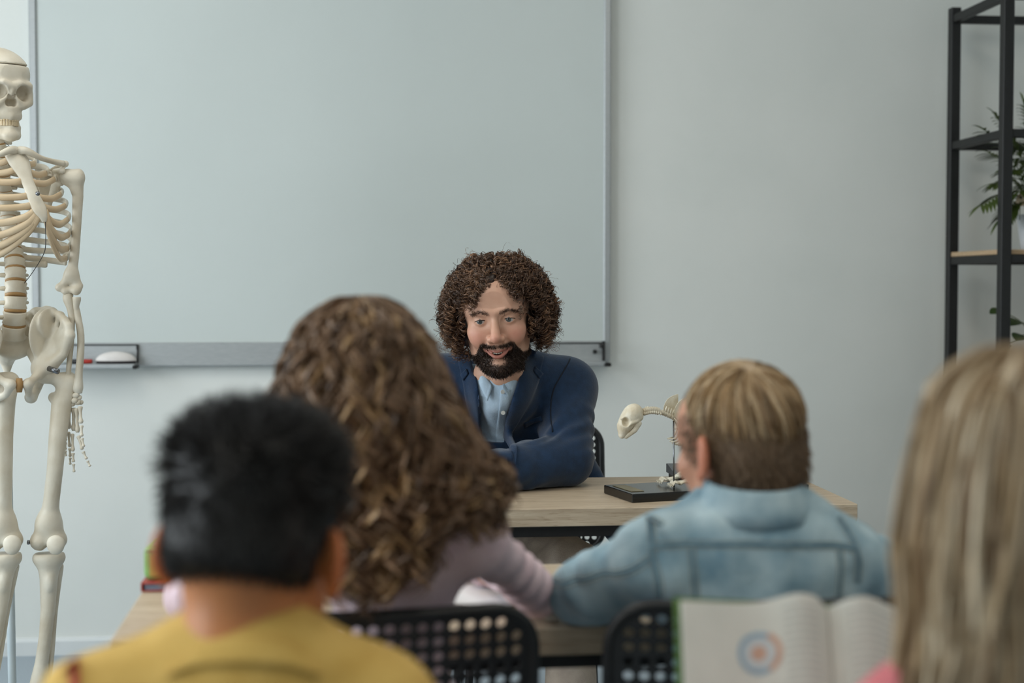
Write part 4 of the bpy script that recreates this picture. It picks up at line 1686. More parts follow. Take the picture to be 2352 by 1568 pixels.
def head_vol(h, smile=False, ears=True, ear_out=18, neck_z=-.15):
    """local head: face towards -y, z up, origin between the eyes inside the skull; adult size"""
    v = Vol((-.115, -.135, -.215), (.115, .125, .135), h)
    v.ell((0, .014, .032), (.076, .096, .086))
    v.ell((0, -.036, .034), (.060, .050, .054), .05)
    v.ell((0, -.030, -.048), (.060, .058, .062), .03)
    v.chain([(0, .03, -.04), (0, .042, -.10), (0, .040, neck_z)], [.055, .050, .047], .03)
    for s in (-1, 1):
        v.chain([(s * .055, .0, -.045), (s * .050, -.018, -.078), (s * .022, -.062, -.104), (0, -.070, -.106)], [.016, .016, .016, .016], .018)
        v.ell((s * .042, -.063, -.026), (.021, .018, .016), .025)
        if smile:
            v.ell((s * .038, -.070, -.042), (.016, .013, .014), .02)
    v.ell((0, -.078, -.108), (.021, .014, .015), .014)
    v.chain([(-.048, -.070, .020), (-.024, -.084, .023), (0, -.086, .017), (.024, -.084, .023), (.048, -.070, .020)], .010, .012)
    for s in (-1, 1):
        v.ell((s * .032, -.099, -.001), (.0185, .018, .0120), .012, True)
        # lids round the eyeball, cut open by a slot
        v.ell((s * .032, -.0735, .0), (.0150, .0145, .0142), .004)
        v.ell((s * .032, -.0925, -.0008), (.0122, .012, .0037 if smile else .0048), .0012, True)
        v.ell((s * .033, -.0915, .0085), (.014, .006, .0012), .0025, True)
    # nose
    v.chain([(0, -.084, .012), (0, -.095, -.012), (0, -.107, -.036)], [.0075, .0085, .0118], .009)
    for s in (-1, 1):
        v.ell((s * .0130, -.096, -.0395), (.0088, .0105, .0078), .006)
        v.ell((s * .0065, -.103, -.0490), (.0042, .006, .0035), .002, True)
    v.ell((0, -.085, -.055), (.022, .012, .014), .012)
    if smile:
        for s in (-1, 1):
            v.chain([(s * .0185, -.0960, -.040), (s * .028, -.0895, -.050), (s * .0365, -.0795, -.064)], [.0012, .0018, .0012], .008, True)
    if smile:
        up, lo = UPL, LOL
        v.chain(up, [.0020, .0028, .0032, .0030, .0032, .0028, .0020], .004)
        v.chain(lo, [.0020, .0034, .0041, .0043, .0041, .0034, .0020], .004)
        mid = [(a[0] * .93, (a[1] + b[1]) / 2 - .004, (a[2] + b[2]) / 2) for a, b in zip(up, lo)]
        v.chain(mid, [.0006, .0030, .0042, .0043, .0042, .0030, .0006], .001, True)
        v.chain([(m[0] * .8, m[1] + .012, m[2]) for m in mid], [.0006, .0030, .0042, .0043, .0042, .0030, .0006], .001, True)
    else:
        up = [(-.023, -.079, -.068), (-.010, -.0925, -.0665), (0, -.0935, -.068), (.010, -.0925, -.0665), (.023, -.079, -.068)]
        lo = [(-.022, -.078, -.0695), (-.010, -.0895, -.0745), (0, -.091, -.076), (.010, -.0895, -.0745), (.022, -.078, -.0695)]
        v.chain(up, [.002, .0042, .0045, .0042, .002], .004)
        v.chain(lo, [.002, .0046, .0055, .0046, .002], .004)
    if ears:
        for s in (-1, 1):
            R_ = rotm(0, 0, -s * ear_out)
            c = np.array([s * .083, .020, -.008])
            v.ell(c, (.0085, .019, .031), .008, R=R_)
            v.ell(c + R_ @ np.array([s * .009, -.002, .004]), (.006, .011, .018), .004, True, R=R_)
            v.ell(c + np.array([s * .0, -.008, -.027]), (.006, .008, .009), .005)
    return v


def eyeball(c, look, r, iris):
    """sphere with painted iris and pupil, bulging cornea"""
    n, m = 28, 28
    th = np.linspace(0, math.pi, n)
    ph = np.arange(m) * 2 * math.pi / m
    look = np.array(look, float) / np.linalg.norm(look)
    a = np.cross(look, (0, 0, 1))
    a /= np.linalg.norm(a)
    b = np.cross(a, look)
    V, C = [], []
    for t in th:
        rr = r * (1 + .05 * math.exp(-(t / .45) ** 2))
        for p in ph:
            V.append(np.array(c) + rr * (math.cos(t) * look + math.sin(t) * (math.cos(p) * a + math.sin(p) * b)))
            s = t * r
            C.append(lin((16, 15, 15)) if t < .19 else (lin(iris) if t < .50 else (lin(iris) * .4 if t < .55 else lin((186, 178, 174)))))
    i = (np.arange(n - 1)[:, None] * m + np.arange(m)[None]).ravel()
    j = (np.arange(n - 1)[:, None] * m + (np.arange(m)[None] + 1) % m).ravel()
    return np.array(V), np.stack([i, j, j + m, i + m], 1), np.array(C)


def hand_vol(v, wr, elbow, palm_n, s, side):
    """palm and five bent fingers continuing the forearm; side = +1 when the thumb leaves towards cross(dir, palm_n)"""
    d = np.array(wr) - np.array(elbow)
    d /= np.linalg.norm(d)
    pn = np.array(palm_n, float)
    pn -= d * (pn @ d)
    pn /= np.linalg.norm(pn)
    x = np.cross(d, pn) * side
    wr = np.array(wr)
    v.chain([wr - d * .03 * s, wr + d * .01 * s, wr + d * .03 * s], [.024 * s, .024 * s, .026 * s], .012)
    for k in range(4):
        o_ = (1.5 - k) * .0185 * s
        v.chain([wr + d * .02 * s + x * o_ * .6, wr + d * .085 * s + x * o_], [.015 * s, .0115 * s], .010)
        L = (.040, .045, .042, .033)[k] * s
        p = wr + d * .088 * s + x * o_
        q = p + (d * .85 + pn * .5) * L
        t = q + (d * .3 + pn * .9) * L * .62
        u = t + (-d * .15 + pn * .8) * L * .45
        v.chain([p, q, t, u], [.0098 * s, .0088 * s, .0078 * s, .0065 * s], .003)
    a = wr + d * .018 * s + x * .022 * s
    b = a + (d * .55 + x * .75 + pn * .2) * .042 * s
    c = b + (d * .85 + x * .2 + pn * .35) * .034 * s
    e = c + (d * .9 - x * .1 + pn * .5) * .026 * s
    v.chain([a, b, c, e], [.015 * s, .012 * s, .0105 * s, .008 * s], .008)
    return v


def skin_cols(V, base, lips=None, lipc=None):
    C = np.tile(lin(base), (len(V), 1))
    return C


def head_xf(pos, R, s):
    return lambda P: (np.asarray(P) * s) @ R.T + np.asarray(pos)


def push_out(P, c, r, k=1.0):
    """keep hair outside an ellipsoid"""
    q = (P - c) / r
    L = np.linalg.norm(q, axis=-1, keepdims=True)
    return np.where(L < k, c + q / (L + 1e-9) * k * r, P)


HC, HR = np.array([0, .014, .032]), np.array([.076, .096, .086])


def limbs(v, pts, rad, k=.02, sc=None):
    v.chain(pts, rad, k, sc=sc)
    return v


def legs_vol(P, pad=0.0, h=.006, s=1.0):
    """trousers: hips, thighs, shins, joined"""
    allp = np.array([P['hip'], P['hipL'], P['hipR'], P['kneeL'], P['kneeR'], P['ankL'], P['ankR']])
    v = Vol(allp.min(0) - .16 * s, allp.max(0) + .16 * s, h)
    v.ell(P['hip'], np.array([.165, .125, .115]) * s + pad, .03)
    for a in 'LR':
        v.chain([P['hip' + a], P['knee' + a]], [.088 * s + pad, .066 * s + pad], .04)
        m = (P['knee' + a] + P['ank' + a]) / 2
        v.chain([P['knee' + a], m + (0, .01, 0), P['ank' + a]], [.066 * s + pad, .062 * s + pad, .052 * s + pad], .03)
    return v


def shoe(parent, an, s, m, toe=(0, -1, 0)):
    t = np.array(toe, float)
    v = Vol(np.array(an) + (-.16, -.24, -.12), np.array(an) + (.16, .24, .08), .005)
    g = np.array([an[0], an[1], 0])
    v.chain([g - t * .05 * s + (0, 0, .045 * s), g + t * .05 * s + (0, 0, .040 * s), g + t * .13 * s + (0, 0, .030 * s)], [.042 * s, .042 * s, .036 * s], .02)
    v.chain([g + (0, 0, .06 * s), g + (0, 0, .105 * s)], [.042 * s, .040 * s], .02)
    v.cut_below(.012)
    V, Q = v.mesh()
    a = ob('shoe', mesh_np('shoe', V, Q), m, parent)
    v = Vol(np.array(an) + (-.16, -.24, -.12), np.array(an) + (.16, .24, .0), .005)
    v.chain([g - t * .05 * s + (0, 0, .03 * s), g + t * .13 * s + (0, 0, .028 * s)], [.046 * s, .040 * s], .0)
    v.cut_below(.001).cut_above(.013)
    V, Q = v.mesh()
    ob('sole', mesh_np('sole', V, Q), M_SOLE, a)


# ============================================================ the man in the navy jacket
tm = root('person', 'man with curly brown hair and beard in a navy jacket smiling across the desk', 'person', (.24, 3.66, 0))
HS = 1.0
HP = at(1142, 724, 3.205)
HRm = rotm(0, -6, 0) @ rotm(6, 0, 0) @ rotm(0, 0, -9)
hx = head_xf(HP, HRm, HS)
v = head_vol(.0019, smile=True, ears=True, ear_out=10)
V, Q = v.mesh()
SKINT = np.array([204, 160, 136.])
C = np.tile(lin(SKINT), (len(V), 1))


def blend(C, m, col):
    return C * (1 - m[:, None]) + np.asarray(col)[None] * m[:, None]


def sstep(x, a, b):
    t = np.clip((x - a) / (b - a), 0, 1)
    return t * t * (3 - 2 * t)


x_, y_, z_ = V.T
C = blend(C, .55 * np.exp(-((np.abs(x_) - .045) ** 2 + (z_ + .035) ** 2) / .0005) * (y_ < -.02), lin((200, 128, 110)))
C = blend(C, .5 * np.exp(-((x_) ** 2 + (z_ + .036) ** 2) / .0002) * (y_ < -.09), lin((202, 132, 114)))
# lips


def dist_poly(P, poly):
    poly = spline(poly, 40)
    d = np.full(len(P), 1e9)
    for i in range(len(poly) - 1):
        e = poly[i + 1] - poly[i]
        t = np.clip((P - poly[i]) @ e / (e @ e), 0, 1)
        d = np.minimum(d, np.linalg.norm(P - poly[i] - t[:, None] * e, axis=1))
    return d


dU, dL = dist_poly(V, UPL), dist_poly(V, LOL)
lipm = np.maximum(sstep(dU, .0046, .0034), sstep(dL, .0056, .0044)) * (y_ < -.068)
C = blend(C, lipm * .8, lin((158, 90, 80)))
mouth_mid = (np.array(UPL) + np.array(LOL)) / 2 + (0, .010, 0)
ins = (dist_poly(V, mouth_mid) < .0085) & (y_ > -.0895 + 16 * x_ ** 2)
C = blend(C, ins * 1.0, lin((70, 26, 24)))
# beard shadow: jaw line, chin, moustache, open below the lower lip corners and on the cheeks


def beard_mask(P):
    x, y, z = P.T
    ax = np.abs(x)
    top = np.interp(ax, [0, .010, .020, .030, .038, .045, .054, .064, .075], [-.0525, -.0525, -.0510, -.0485, -.050, -.066, -.080, -.080, -.05])
    m = sstep(z, top + .003, top - .003) * sstep(z, -.140, -.126) * (y < .03)
    m = m * (1 - np.clip(np.maximum(sstep(dU, .0056, .0040), sstep(dL, .0068, .0054)), 0, 1))
    inmouth = (ax < .026) & (z < -.0600) & (z > -.0810 + 26 * x ** 2)
    m = m * (~inmouth)
    soul = np.exp(-(x / .016) ** 4 - ((z + .0905) / .0085) ** 4)
    m = m * (1 - .92 * soul)
    return m * (1 - .35 * (ax < .004) * (z > -.064))


bm_ = beard_mask(V)
C = blend(C, .88 * bm_, lin((48, 35, 28)))
bz = np.interp(np.abs(x_), [.012, .03, .05], [.0165, .0225, .0165])
browm = np.exp(-((z_ - bz) / .0036) ** 2) * (np.abs(x_) > .012) * (np.abs(x_) < .054) * (y_ < -.05)
C = blend(C, .6 * browm, lin((58, 40, 30)))
nV = vnormals(V, Q)
HV, HQ, HN = V, Q, nV
hv = hx(V)
# rest of the body below the clothes, with both hands, in the same mesh
TP = dict(neck=at(1152, 900, 3.335), shR=at(1300, 893, 3.38), shL=at(1003, 888, 3.38),
          elR=at(1303, 1074, 3.235), elL=at(900, 1076, 3.26), chest=at(1150, 985, 3.445),
          hip=np.array([.24, 3.66, .535]))
TP['wrR'] = np.array([*at(1040, 1084, 3.12)[:2], .781])
TP['wrL'] = np.array([*at(935, 1080, 2.99)[:2], .790])
TP['elR'][2] = TP['elL'][2] = .80
TP['waist'] = np.array([.245, 3.575, .73])
kn = at(1330, 1262, 3.22)
TP['kneeR'] = np.array([kn[0] - .02, 3.20, .555])
TP['kneeL'] = np.array([.11, 3.20, .555])
TP['hipR'], TP['hipL'] = TP['hip'] + (.09, 0, 0), TP['hip'] + (-.09, 0, 0)
TP['ankR'] = np.array([at(1312, 1560, 3.25)[0], 3.27, .10])
TP['ankL'] = np.array([.10, 3.27, .10])


def torso(v, P, pad, s=1.0, arms=True, k=.05, rs=1.0, trap=.012):
    """chest, waist, shoulders and arms of one person"""
    nk, sr, sl, ch, wa = P['neck'], P['shR'], P['shL'], P['chest'], P['waist']
    v.ell(ch, (np.array([.165 * P.get('cw', 1), .112, .17]) * s + pad), k)
    v.ell(wa, (np.array([.158 * P.get('cw', 1), .118, .17]) * s + pad), k)
    v.chain([sl, (sl + nk) / 2 + (0, .0, trap), nk + (0, .015, trap * .6), (sr + nk) / 2 + (0, .0, trap), sr],
            np.array([.058, (.058 + P.get('nr', .054)) / 2, P.get('nr', .054) + .010, (.058 + P.get('nr', .054)) / 2, .058]) * s + pad, k)
    if arms:
        for a in 'RL':
            sh, el, wr = P['sh' + a], P['el' + a], P['wr' + a]
            v.chain([sh, sh * .5 + el * .5, el], (np.array([.062, .053, .046]) * s + pad) * rs, P.get('ak', .03))
            v.chain([el, el * .55 + wr * .45, wr], (np.array([.046, .044, .031]) * s + pad) * rs, .012)
    return v


def bounds(P, m):
    A = np.array([P[q] for q in P if not q.startswith(('knee', 'ank'))])
    return A.min(0) - m, A.max(0) + m


lo, hi = bounds(TP, .2)
v = Vol(lo, hi, .009)
torso(v, TP, -.032)
v.chain([TP['neck'] + (0, .02, -.05), HP + (0, .07, -.14)], [.05, .05], .03)
bV, bQ = v.mesh()
parts = [(hv, Q, C), (bV, bQ, lin(SKINT))]
for a, sd in (('R', 1), ('L', -1)):
    w_ = TP['wr' + a]
    v = Vol(w_ - .17, w_ + .17, .0035)
    v.chain([TP['el' + a] * .3 + w_ * .7, w_], [.034, .029])
    hand_vol(v, w_, TP['el' + a], (0, -.2, -1), 1.0, -sd)
    v.cut_below(.7415)
    hV, hQ = v.mesh()
    parts.append((hV, hQ, lin(SKINT)))
PV, PQ, PC = join(parts)
body = ob('body', mesh_np('body', PV, PQ, col=PC), M_SKIN, tm)
# eyes look down to the left of the picture, teeth
lk = HRm.T @ np.array([-.30, -1, -.04])
for s in (-1, 1):
    V1, Q1, C1 = eyeball((s * .032, -.0752, 0), lk, .0124, (70, 76, 74))
    ob('eye', mesh_np('eye', hx(V1), Q1, col=C1), M_EYE, body)
M_LASH = mat('eyelash', (30, 22, 18), (22, 16, 13), .7, 90)
for s in (-1, 1):
    dx = np.linspace(-.0128, .0128, 15)
    zz_ = .0042 * np.sqrt(np.clip(1 - (dx / .0131) ** 2, 0, 1)) - .0006
    yy_ = -.0735 - np.sqrt(np.maximum(.01475 ** 2 - dx ** 2 - zz_ ** 2, 1e-6))
    ob('eyelash', mesh_np('eyelash', hx(np.array(tube(np.stack([s * .032 + dx, yy_, zz_], 1), .0009, 6)[0])), *tube(np.stack([s * .032 + dx, yy_, zz_], 1), .0009, 6)[1:]), M_LASH, body)
for i in range(8):
    a = (i - 3.5) / 3.5
    c = np.array([a * .0180, -.0888 + .0085 * a * a, -.0702 + .0038 * a * a])
    me = MB().box((-.00245, -.0018, -.0038), (.00245, .0018, .0038), .0008, Matrix.Translation(Vector(c)) @ Matrix.Rotation(a * .6, 4, 'Z')).mesh('tooth', True)
    vs = np.empty(len(me.vertices) * 3, np.float32)
    me.vertices.foreach_get('co', vs)
    me.vertices.foreach_set('co', hx(vs.reshape(-1, 3)).astype(np.float32).ravel())
    ob('tooth', me, M_LTOOTH, body)


def fur(V, N, mask, n, L, r, col, down, seed, spread=.35, lift=.5, M_=4):
    """short hairs growing from a skin area"""
    g = np.random.default_rng(seed)
    p = mask / mask.sum()
    idx = g.choice(len(V), n, p=p)
    P0 = V[idx] + g.normal(0, .0008, (n, 3))
    d = N[idx] * lift + np.asarray(down)[None] + g.normal(0, spread, (n, 3))
    d /= np.linalg.norm(d, axis=1)[:, None]
    LL = L * g.uniform(.6, 1.2, n)
    t = np.linspace(0, 1, M_)[None, :, None]
    cu = g.normal(0, .25, (n, 3))
    P = P0[:, None] + d[:, None] * t * LL[:, None, None] + cu[:, None] * (t ** 2) * LL[:, None, None]
    C_ = np.asarray(col)[None] * g.uniform(.6, 1.5, (n, 1))
    R_ = r * np.linspace(1, .35, M_)[None] * np.ones((n, 1))
    return strands(P, R_ * 1.5, C_, 2)


fl = bm_ * (HN[:, 2] < .9)
V1, Q1, C1 = fur(HV, HN, fl ** 2 + 1e-9, 11000, .0065, .00036, lin((46, 33, 26)), (0, -.15, -.55), 5)
ob('beard', mesh_np('beard', hx(V1), Q1, col=C1), M_HAIR, tm, label='short dark brown full beard')
V1, Q1, C1 = fur(HV, HN, browm ** 3 + 1e-9, 420, .0048, .00030, lin((50, 34, 26)), (0, 0, .05), 6, .22, .12)
V1[:, 0] += 0
ob('eyebrows', mesh_np('eyebrows', hx(V1), Q1, col=C1), M_HAIR, tm)


# ---- curly hair: dark inner mass and many spiral locks
def curly_man():
    g = np.random.default_rng(21)
    v = Vol((-.16, -.13, -.12), (.16, .16, .16), .004)
    v.ell((0, .030, .040), (.094, .100, .092))
    for s in (-1, 1):
        v.ell((s * .074, .034, -.008), (.038, .060, .060), .03)
    v.ell((0, .075, -.02), (.085, .05, .08), .03)
    v.ell((0, -.028, .078), (.064, .044, .034), .02)
    # leave the face free
    v.ell((.0, -.095, -.03), (.066, .085, .105), .01, True)
    v.ell((.0, -.115, .030), (.052, .075, .050), .01, True)
    mV, mQ = v.mesh()
    mV = mV + vnormals(mV, mQ) * (noise(mV, 45)[:, None] * .008)
    n = 560
    th = g.uniform(0, 2 * math.pi, n)
    cz = g.uniform(-.55, 1, n)
    th[:170] = g.uniform(math.pi * 1.08, math.pi * 1.92, 170)
    cz[:170] = g.uniform(.62, .98, 170)
    sr = np.sqrt(1 - cz ** 2)
    U = np.stack([sr * np.cos(th), sr * np.sin(th), cz], 1)
    root_ = HC + U * HR * 1.0
    keep = ~((root_[:, 1] < -.030) & (root_[:, 2] < .085)) & ~((root_[:, 1] < -.0) & (root_[:, 2] < -.01)) & ~((root_[:, 1] > .07) & (g.random(n) < .6))
    root_, U = root_[keep], U[keep]
    n = len(root_)
    nn = U / HR
    nn /= np.linalg.norm(nn, axis=1)[:, None]
    front = sstep(-root_[:, 1], .0, .06)
    sgn = np.where(root_[:, 0] > .006, 1, -1)
    top = np.clip(U[:, 2], 0, 1)
    L = .090 + .038 * (1 - top) + g.uniform(-.025, .025, n)
    M_ = 46
    t = np.linspace(0, 1, M_)
    P = np.zeros((n, M_, 3))
    p = root_.copy()
    d0 = nn + np.stack([sgn * front * .3, -.25 * front, .10 * top], 1) + g.normal(0, .30, (n, 3))
    for k in range(M_):
        P[:, k] = p
        tt = t[k]
        lat_ = np.stack([np.sign(p[:, 0] - .004) * (.5 + .5 * front), np.zeros(n), np.zeros(n)], 1)
        d = d0 * (1 - tt) ** 1.6 + lat_ * (.45 * tt) + np.array([0, 0, -1.0]) * (1.35 * tt)
        d /= np.linalg.norm(d, axis=1)[:, None] + 1e-9
        p = p + d * (L / M_)[:, None]
    # curtain of curls falling to both sides of the forehead
    nf = 210
    xr = g.uniform(-.060, .064, nf)
    xr[:40] = g.uniform(-.016, .026, 40)
    sg = np.where(xr > .006, 1, -1)
    w = np.abs(xr - .006) / .06
    r0 = np.stack([xr, -.056 + .040 * w ** 2 + g.normal(0, .006, nf), .090 - .026 * w ** 2 + g.normal(0, .006, nf)], 1)
    r1 = r0 + np.stack([sg * .012, -.018 + 0 * xr, .016 + g.normal(0, .006, nf)], 1)
    drop = g.uniform(.0, 1, nf) * (.35 + .65 * w)
    xe = .006 + .046 * w ** .7 + .012 * drop + g.uniform(0, .014, nf)
    r2 = np.stack([.004 + sg * xe * .85, -.074 + .03 * w + g.normal(0, .006, nf), .084 - .030 * drop], 1)
    r3 = np.stack([.004 + sg * (xe + .008), -.072 + .03 * w + g.normal(0, .005, nf), .072 - .085 * drop], 1)
    PF = np.stack([spline([r0[i], r1[i], r2[i], r3[i]], M_) for i in range(nf)])
    # a second layer of shorter locks all over the inner mass
    mN = vnormals(mV, mQ)
    ok = np.where((mV[:, 1] < .075) & ~((mV[:, 1] < -.03) & (mV[:, 2] < .07) & (np.abs(mV[:, 0]) < .06)) & (mN[:, 2] > -.6))[0]
    ii = g.choice(ok, 520)
    q0, qn = mV[ii], mN[ii]
    d = np.array([0, -.1, -.75]) + np.stack([np.sign(q0[:, 0]) * .35, 0 * ii, 0 * ii], 1) + g.normal(0, .35, (len(ii), 3)) + qn * .35
    d -= qn * np.minimum((d * qn).sum(1), 0)[:, None]
    d /= np.linalg.norm(d, axis=1)[:, None]
    tt = np.linspace(0, 1, M_)[None, :, None]
    PM = q0[:, None] + qn[:, None] * (.002 + .012 * np.sin(math.pi * np.minimum(tt * 1.1, 1))) + d[:, None] * .055 * tt
    P = np.concatenate([P, PF, PM])
    L = np.concatenate([L, np.full(nf, .085), np.full(len(ii), .055)])
    n = len(P)
    # the outline of the hair
    EC, ER = np.array([.002, .030, .010]), np.array([.140, .125, .134])
    q = (P - EC) / ER
    e = np.linalg.norm(q, axis=2, keepdims=True)
    P = np.where(e > .86, EC + q / e * (.86 + .42 * (e - .86)) * ER, P)
    P = push_out(P, HC, HR, 1.03)
    face = (P[..., 1] < -.030) & (P[..., 2] < .076)
    half = np.interp(P[..., 2], [-.08, -.03, .0, .03, .058, .070, .076], [.070, .064, .056, .047, .041, .030, .0])
    ax = np.abs(P[..., 0] - .004)
    bad = (face & (ax < half - .008)).any(1)
    bad[:len(bad) - len(ii)] = False
    P, L, face, half, ax = P[~bad], L[~bad], face[~bad], half[~bad], ax[~bad]
    n = len(P)
    P[..., 0] = np.where(face & (ax < half), .004 + np.where(P[..., 0] > .004, 1, -1) * (half + .15 * (half - ax)), P[..., 0])
    # helix
    T = np.gradient(P, axis=1)
    T /= np.linalg.norm(T, axis=2, keepdims=True) + 1e-9
    A = np.cross(T, np.array([.3, .5, .8]))
    A /= np.linalg.norm(A, axis=2, keepdims=True) + 1e-9
    B = np.cross(T, A)
    out = []
    cols = []
    rad = g.uniform(.0045, .0085, n)
    turn = L / g.uniform(.017, .030, n)
    ph = g.uniform(0, 2 * math.pi, n)
    hand = np.where(g.random(n) < .5, -1, 1)
    base = np.array([lin((100, 76, 60)), lin((72, 54, 44)), lin((130, 98, 74))])
    bc = base[g.choice(3, n, p=[.5, .3, .2])] * g.uniform(.8, 1.25, (n, 1))
    for s in range(7):
        jp = g.normal(0, .0012, (n, 1, 3)) * (t ** .7)[None, :, None] * 2
        a = ph[:, None] + hand[:, None] * turn[:, None] * 2 * math.pi * t[None] + g.normal(0, .26, (n, 1))
        rr = rad[:, None] * (np.minimum(1, t * 3) ** 1)[None] * g.uniform(.75, 1.2, (n, 1))
        S = P + jp + rr[..., None] * (np.cos(a)[..., None] * A + np.sin(a)[..., None] * B)
        out.append(S)
        cols.append(bc * g.uniform(.75, 1.3, (n, 1)))
    S = np.concatenate(out)
    Cc = np.concatenate(cols)
    S = push_out(S, HC, HR, 1.01)
    Rr = .00088 * np.interp(t, [0, .7, 1], [1, .9, .35])[None] * np.ones((len(S), 1))
    a1 = strands(S, Rr, Cc, 2)
    # loose frizz
    k = 700
    ii = g.choice(n, k)
    jj = P[ii] + g.normal(0, .006, (k, 1, 3)) * t[None, :, None]
    cen = np.array([0, .03, .03])
    jj = cen + (jj - cen) * (1 + .13 * t[None, :, None] * g.random((k, 1, 1)))
    a = g.uniform(0, 6.28, (k, 1)) + (turn[ii] * g.uniform(.5, 1.1, k))[:, None] * 2 * math.pi * t[None]
    jj = jj + (.008 * np.minimum(1, t * 3))[None, :, None] * (np.cos(a)[..., None] * A[ii] + np.sin(a)[..., None] * B[ii])
    a2 = strands(push_out(jj, HC, HR, 1.01), np.full((k, M_), .00035), bc[ii], 2)
    return join([(mV, mQ, lin((38, 26, 20))), a1, a2])


V1, Q1, C1 = curly_man()
ob('hair', mesh_np('hair', hx(V1), Q1, col=C1), M_HAIR, tm, label='voluminous curly brown hair')

# ---- trousers and shoes
M_TROU = mat('taupe_trousers', (186, 170, 154), (166, 150, 136), .85, 30, bump=.3, bscale=300)
v = legs_vol(TP, 0.0, .008)
V1, Q1 = v.mesh()
n1 = vnormals(V1, Q1)
V1 = V1 + n1 * (.004 * np.sin(70 * (V1[:, 0] * .8 + V1[:, 2] * .7) + 4 * noise(V1, 9)) * sstep(V1[:, 1], 3.45, 3.2))[:, None]
ob('trousers', mesh_np('trousers', V1, Q1), M_TROU, tm)
for a in 'RL':
    shoe(tm, TP['ank' + a], 1.0, M_SHOE)

# ---- shirt
M_SHIRT = mat('pale_blue_shirt', (186, 206, 222), (174, 195, 213), .8, 40, bump=.25, bscale=260)
v = Vol(lo, hi, .0062)
TPs = dict(TP)
torso(v, TPs, -.004, arms=False)
v.chain([TP['neck'] + (-.002, .004, -.02), at(1152, 890, 3.285)], [.072, .069], .03)
v.cut_below(.56)
sV, sQ = v.mesh()
n1 = vnormals(sV, sQ)
sV = sV + n1 * (.004 * np.sin(58 * sV[:, 0] + 6 * noise(sV, 8)) + .004 * noise(sV, 14))[:, None]
shirt = ob('shirt', mesh_np('shirt', sV, sQ), M_SHIRT, tm, label='pale blue button-down shirt')
st = bvh(sV, sQ)
fY = 3.30


def fp(px, py, Y=fY):
    return at(px, py, Y)


# ---- jacket
M_NAVY = mat('navy_wool', (26, 52, 82), (20, 42, 68), .82, 60, bump=.25, bscale=500, sheen=.25, spec=.25)
M_NAVY2 = M_NAVY
v = Vol(lo - (.1, .02, 0), hi + (.12, .05, .05), .0064)
torso(v, TP, .012, trap=.026)
v.chain([TP['neck'] + (-.002, .004, -.02), at(1152, 890, 3.285)], [.084, .078], .03)
# the hem falls behind the desk and hangs beside the thigh
v.chain([at(1326, 1060, 3.50), at(1350, 1090, 3.52), at(1414, 1215, 3.46), at(1428, 1262, 3.44)], [.04, .034, .032, .016], .03)
v.chain([TP['waist'] + (-.14, 0, 0), TP['hip'] + (-.17, 0, .04)], [.05, .03], .03)
cut = [fp(1094, 800), fp(1128, 870), fp(1150, 890), fp(1176, 865), fp(1196, 800), fp(1215, 815), fp(1190, 856), fp(1170, 905), fp(1159, 960), fp(1158, 1010),
       fp(1166, 1050), fp(1150, 1090), fp(1124, 1090), fp(1112, 1040), fp(1108, 1000), fp(1102, 940), fp(1094, 880), fp(1086, 812)]
pol = [(p[0], p[2]) for p in [fp(1086, 790), fp(1220, 790), fp(1205, 830), fp(1182, 868), fp(1168, 908), fp(1158, 960), fp(1158, 1000), fp(1160, 1018),
                              fp(1112, 1018), fp(1108, 990), fp(1101, 930), fp(1090, 860), fp(1082, 812)]]
v.poly_xz(pol, 3.44, .006)
v.cut_below(.50)
# cloth lies on the desk top, not in it
D_ = v.D
yy = v.ax[1][None, :, None]
zz = v.ax[2][None, None, :]
v.D = np.maximum(v.D, np.where((yy < 3.39), np.minimum(.742 - zz, 1), -1).astype(np.float32))
# sleeves open at the wrists
for a in 'RL':
    w_, e_ = TP['wr' + a], TP['el' + a]
    d = (w_ - e_) / np.linalg.norm(w_ - e_)
    v.chain([w_ - d * .012, w_ + d * .08], [.046, .05], 0, True)
jV, jQ = v.mesh()
n1 = vnormals(jV, jQ)


def arm_folds(V, N, P, amp):
    """creases round the bend of the elbows and along the sleeve"""
    D = np.zeros(len(V))
    for a in 'RL':
        sh, el, wr = P['sh' + a], P['el' + a], P['wr' + a]
        e = el - sh
        t = (V - sh) @ e / (e @ e)
        r_ = np.linalg.norm(V - sh - np.clip(t, 0, 1)[:, None] * e, axis=1)
        w_ = np.exp(-(r_ / .11) ** 2) * sstep(t, .15, .5) * sstep(t, 1.15, .95)
        D += w_ * amp * np.sin(30 * t * np.linalg.norm(e) / .25 + 60 * (V[:, 0] - sh[0]) + 10 * noise(V, 9)) * (1 + noise(V, 16))
        e = wr - el
        t = (V - el) @ e / (e @ e)
        r_ = np.linalg.norm(V - el - np.clip(t, 0, 1)[:, None] * e, axis=1)
        w_ = np.exp(-(r_ / .09) ** 2) * sstep(t, -.1, .1) * sstep(t, .8, .3)
        D += w_ * amp * .8 * np.sin(22 * t + 50 * V[:, 2] + 5 * noise(V, 9))
    return V + N * (D + amp * .9 * noise(V, 6))[:, None]


jV = arm_folds(jV, n1, TP, .0038)
jV[:, 2] = np.where((jV[:, 1] < 3.385) & (jV[:, 2] < .7425), .7425, jV[:, 2])
jk = ob('jacket', mesh_np('jacket', jV, jQ), M_NAVY, tm, label='navy blue suit jacket')
jt = bvh(np.vstack([jV, sV]), np.vstack([jQ, sQ + len(jV)]))
jt0 = bvh(jV, jQ)
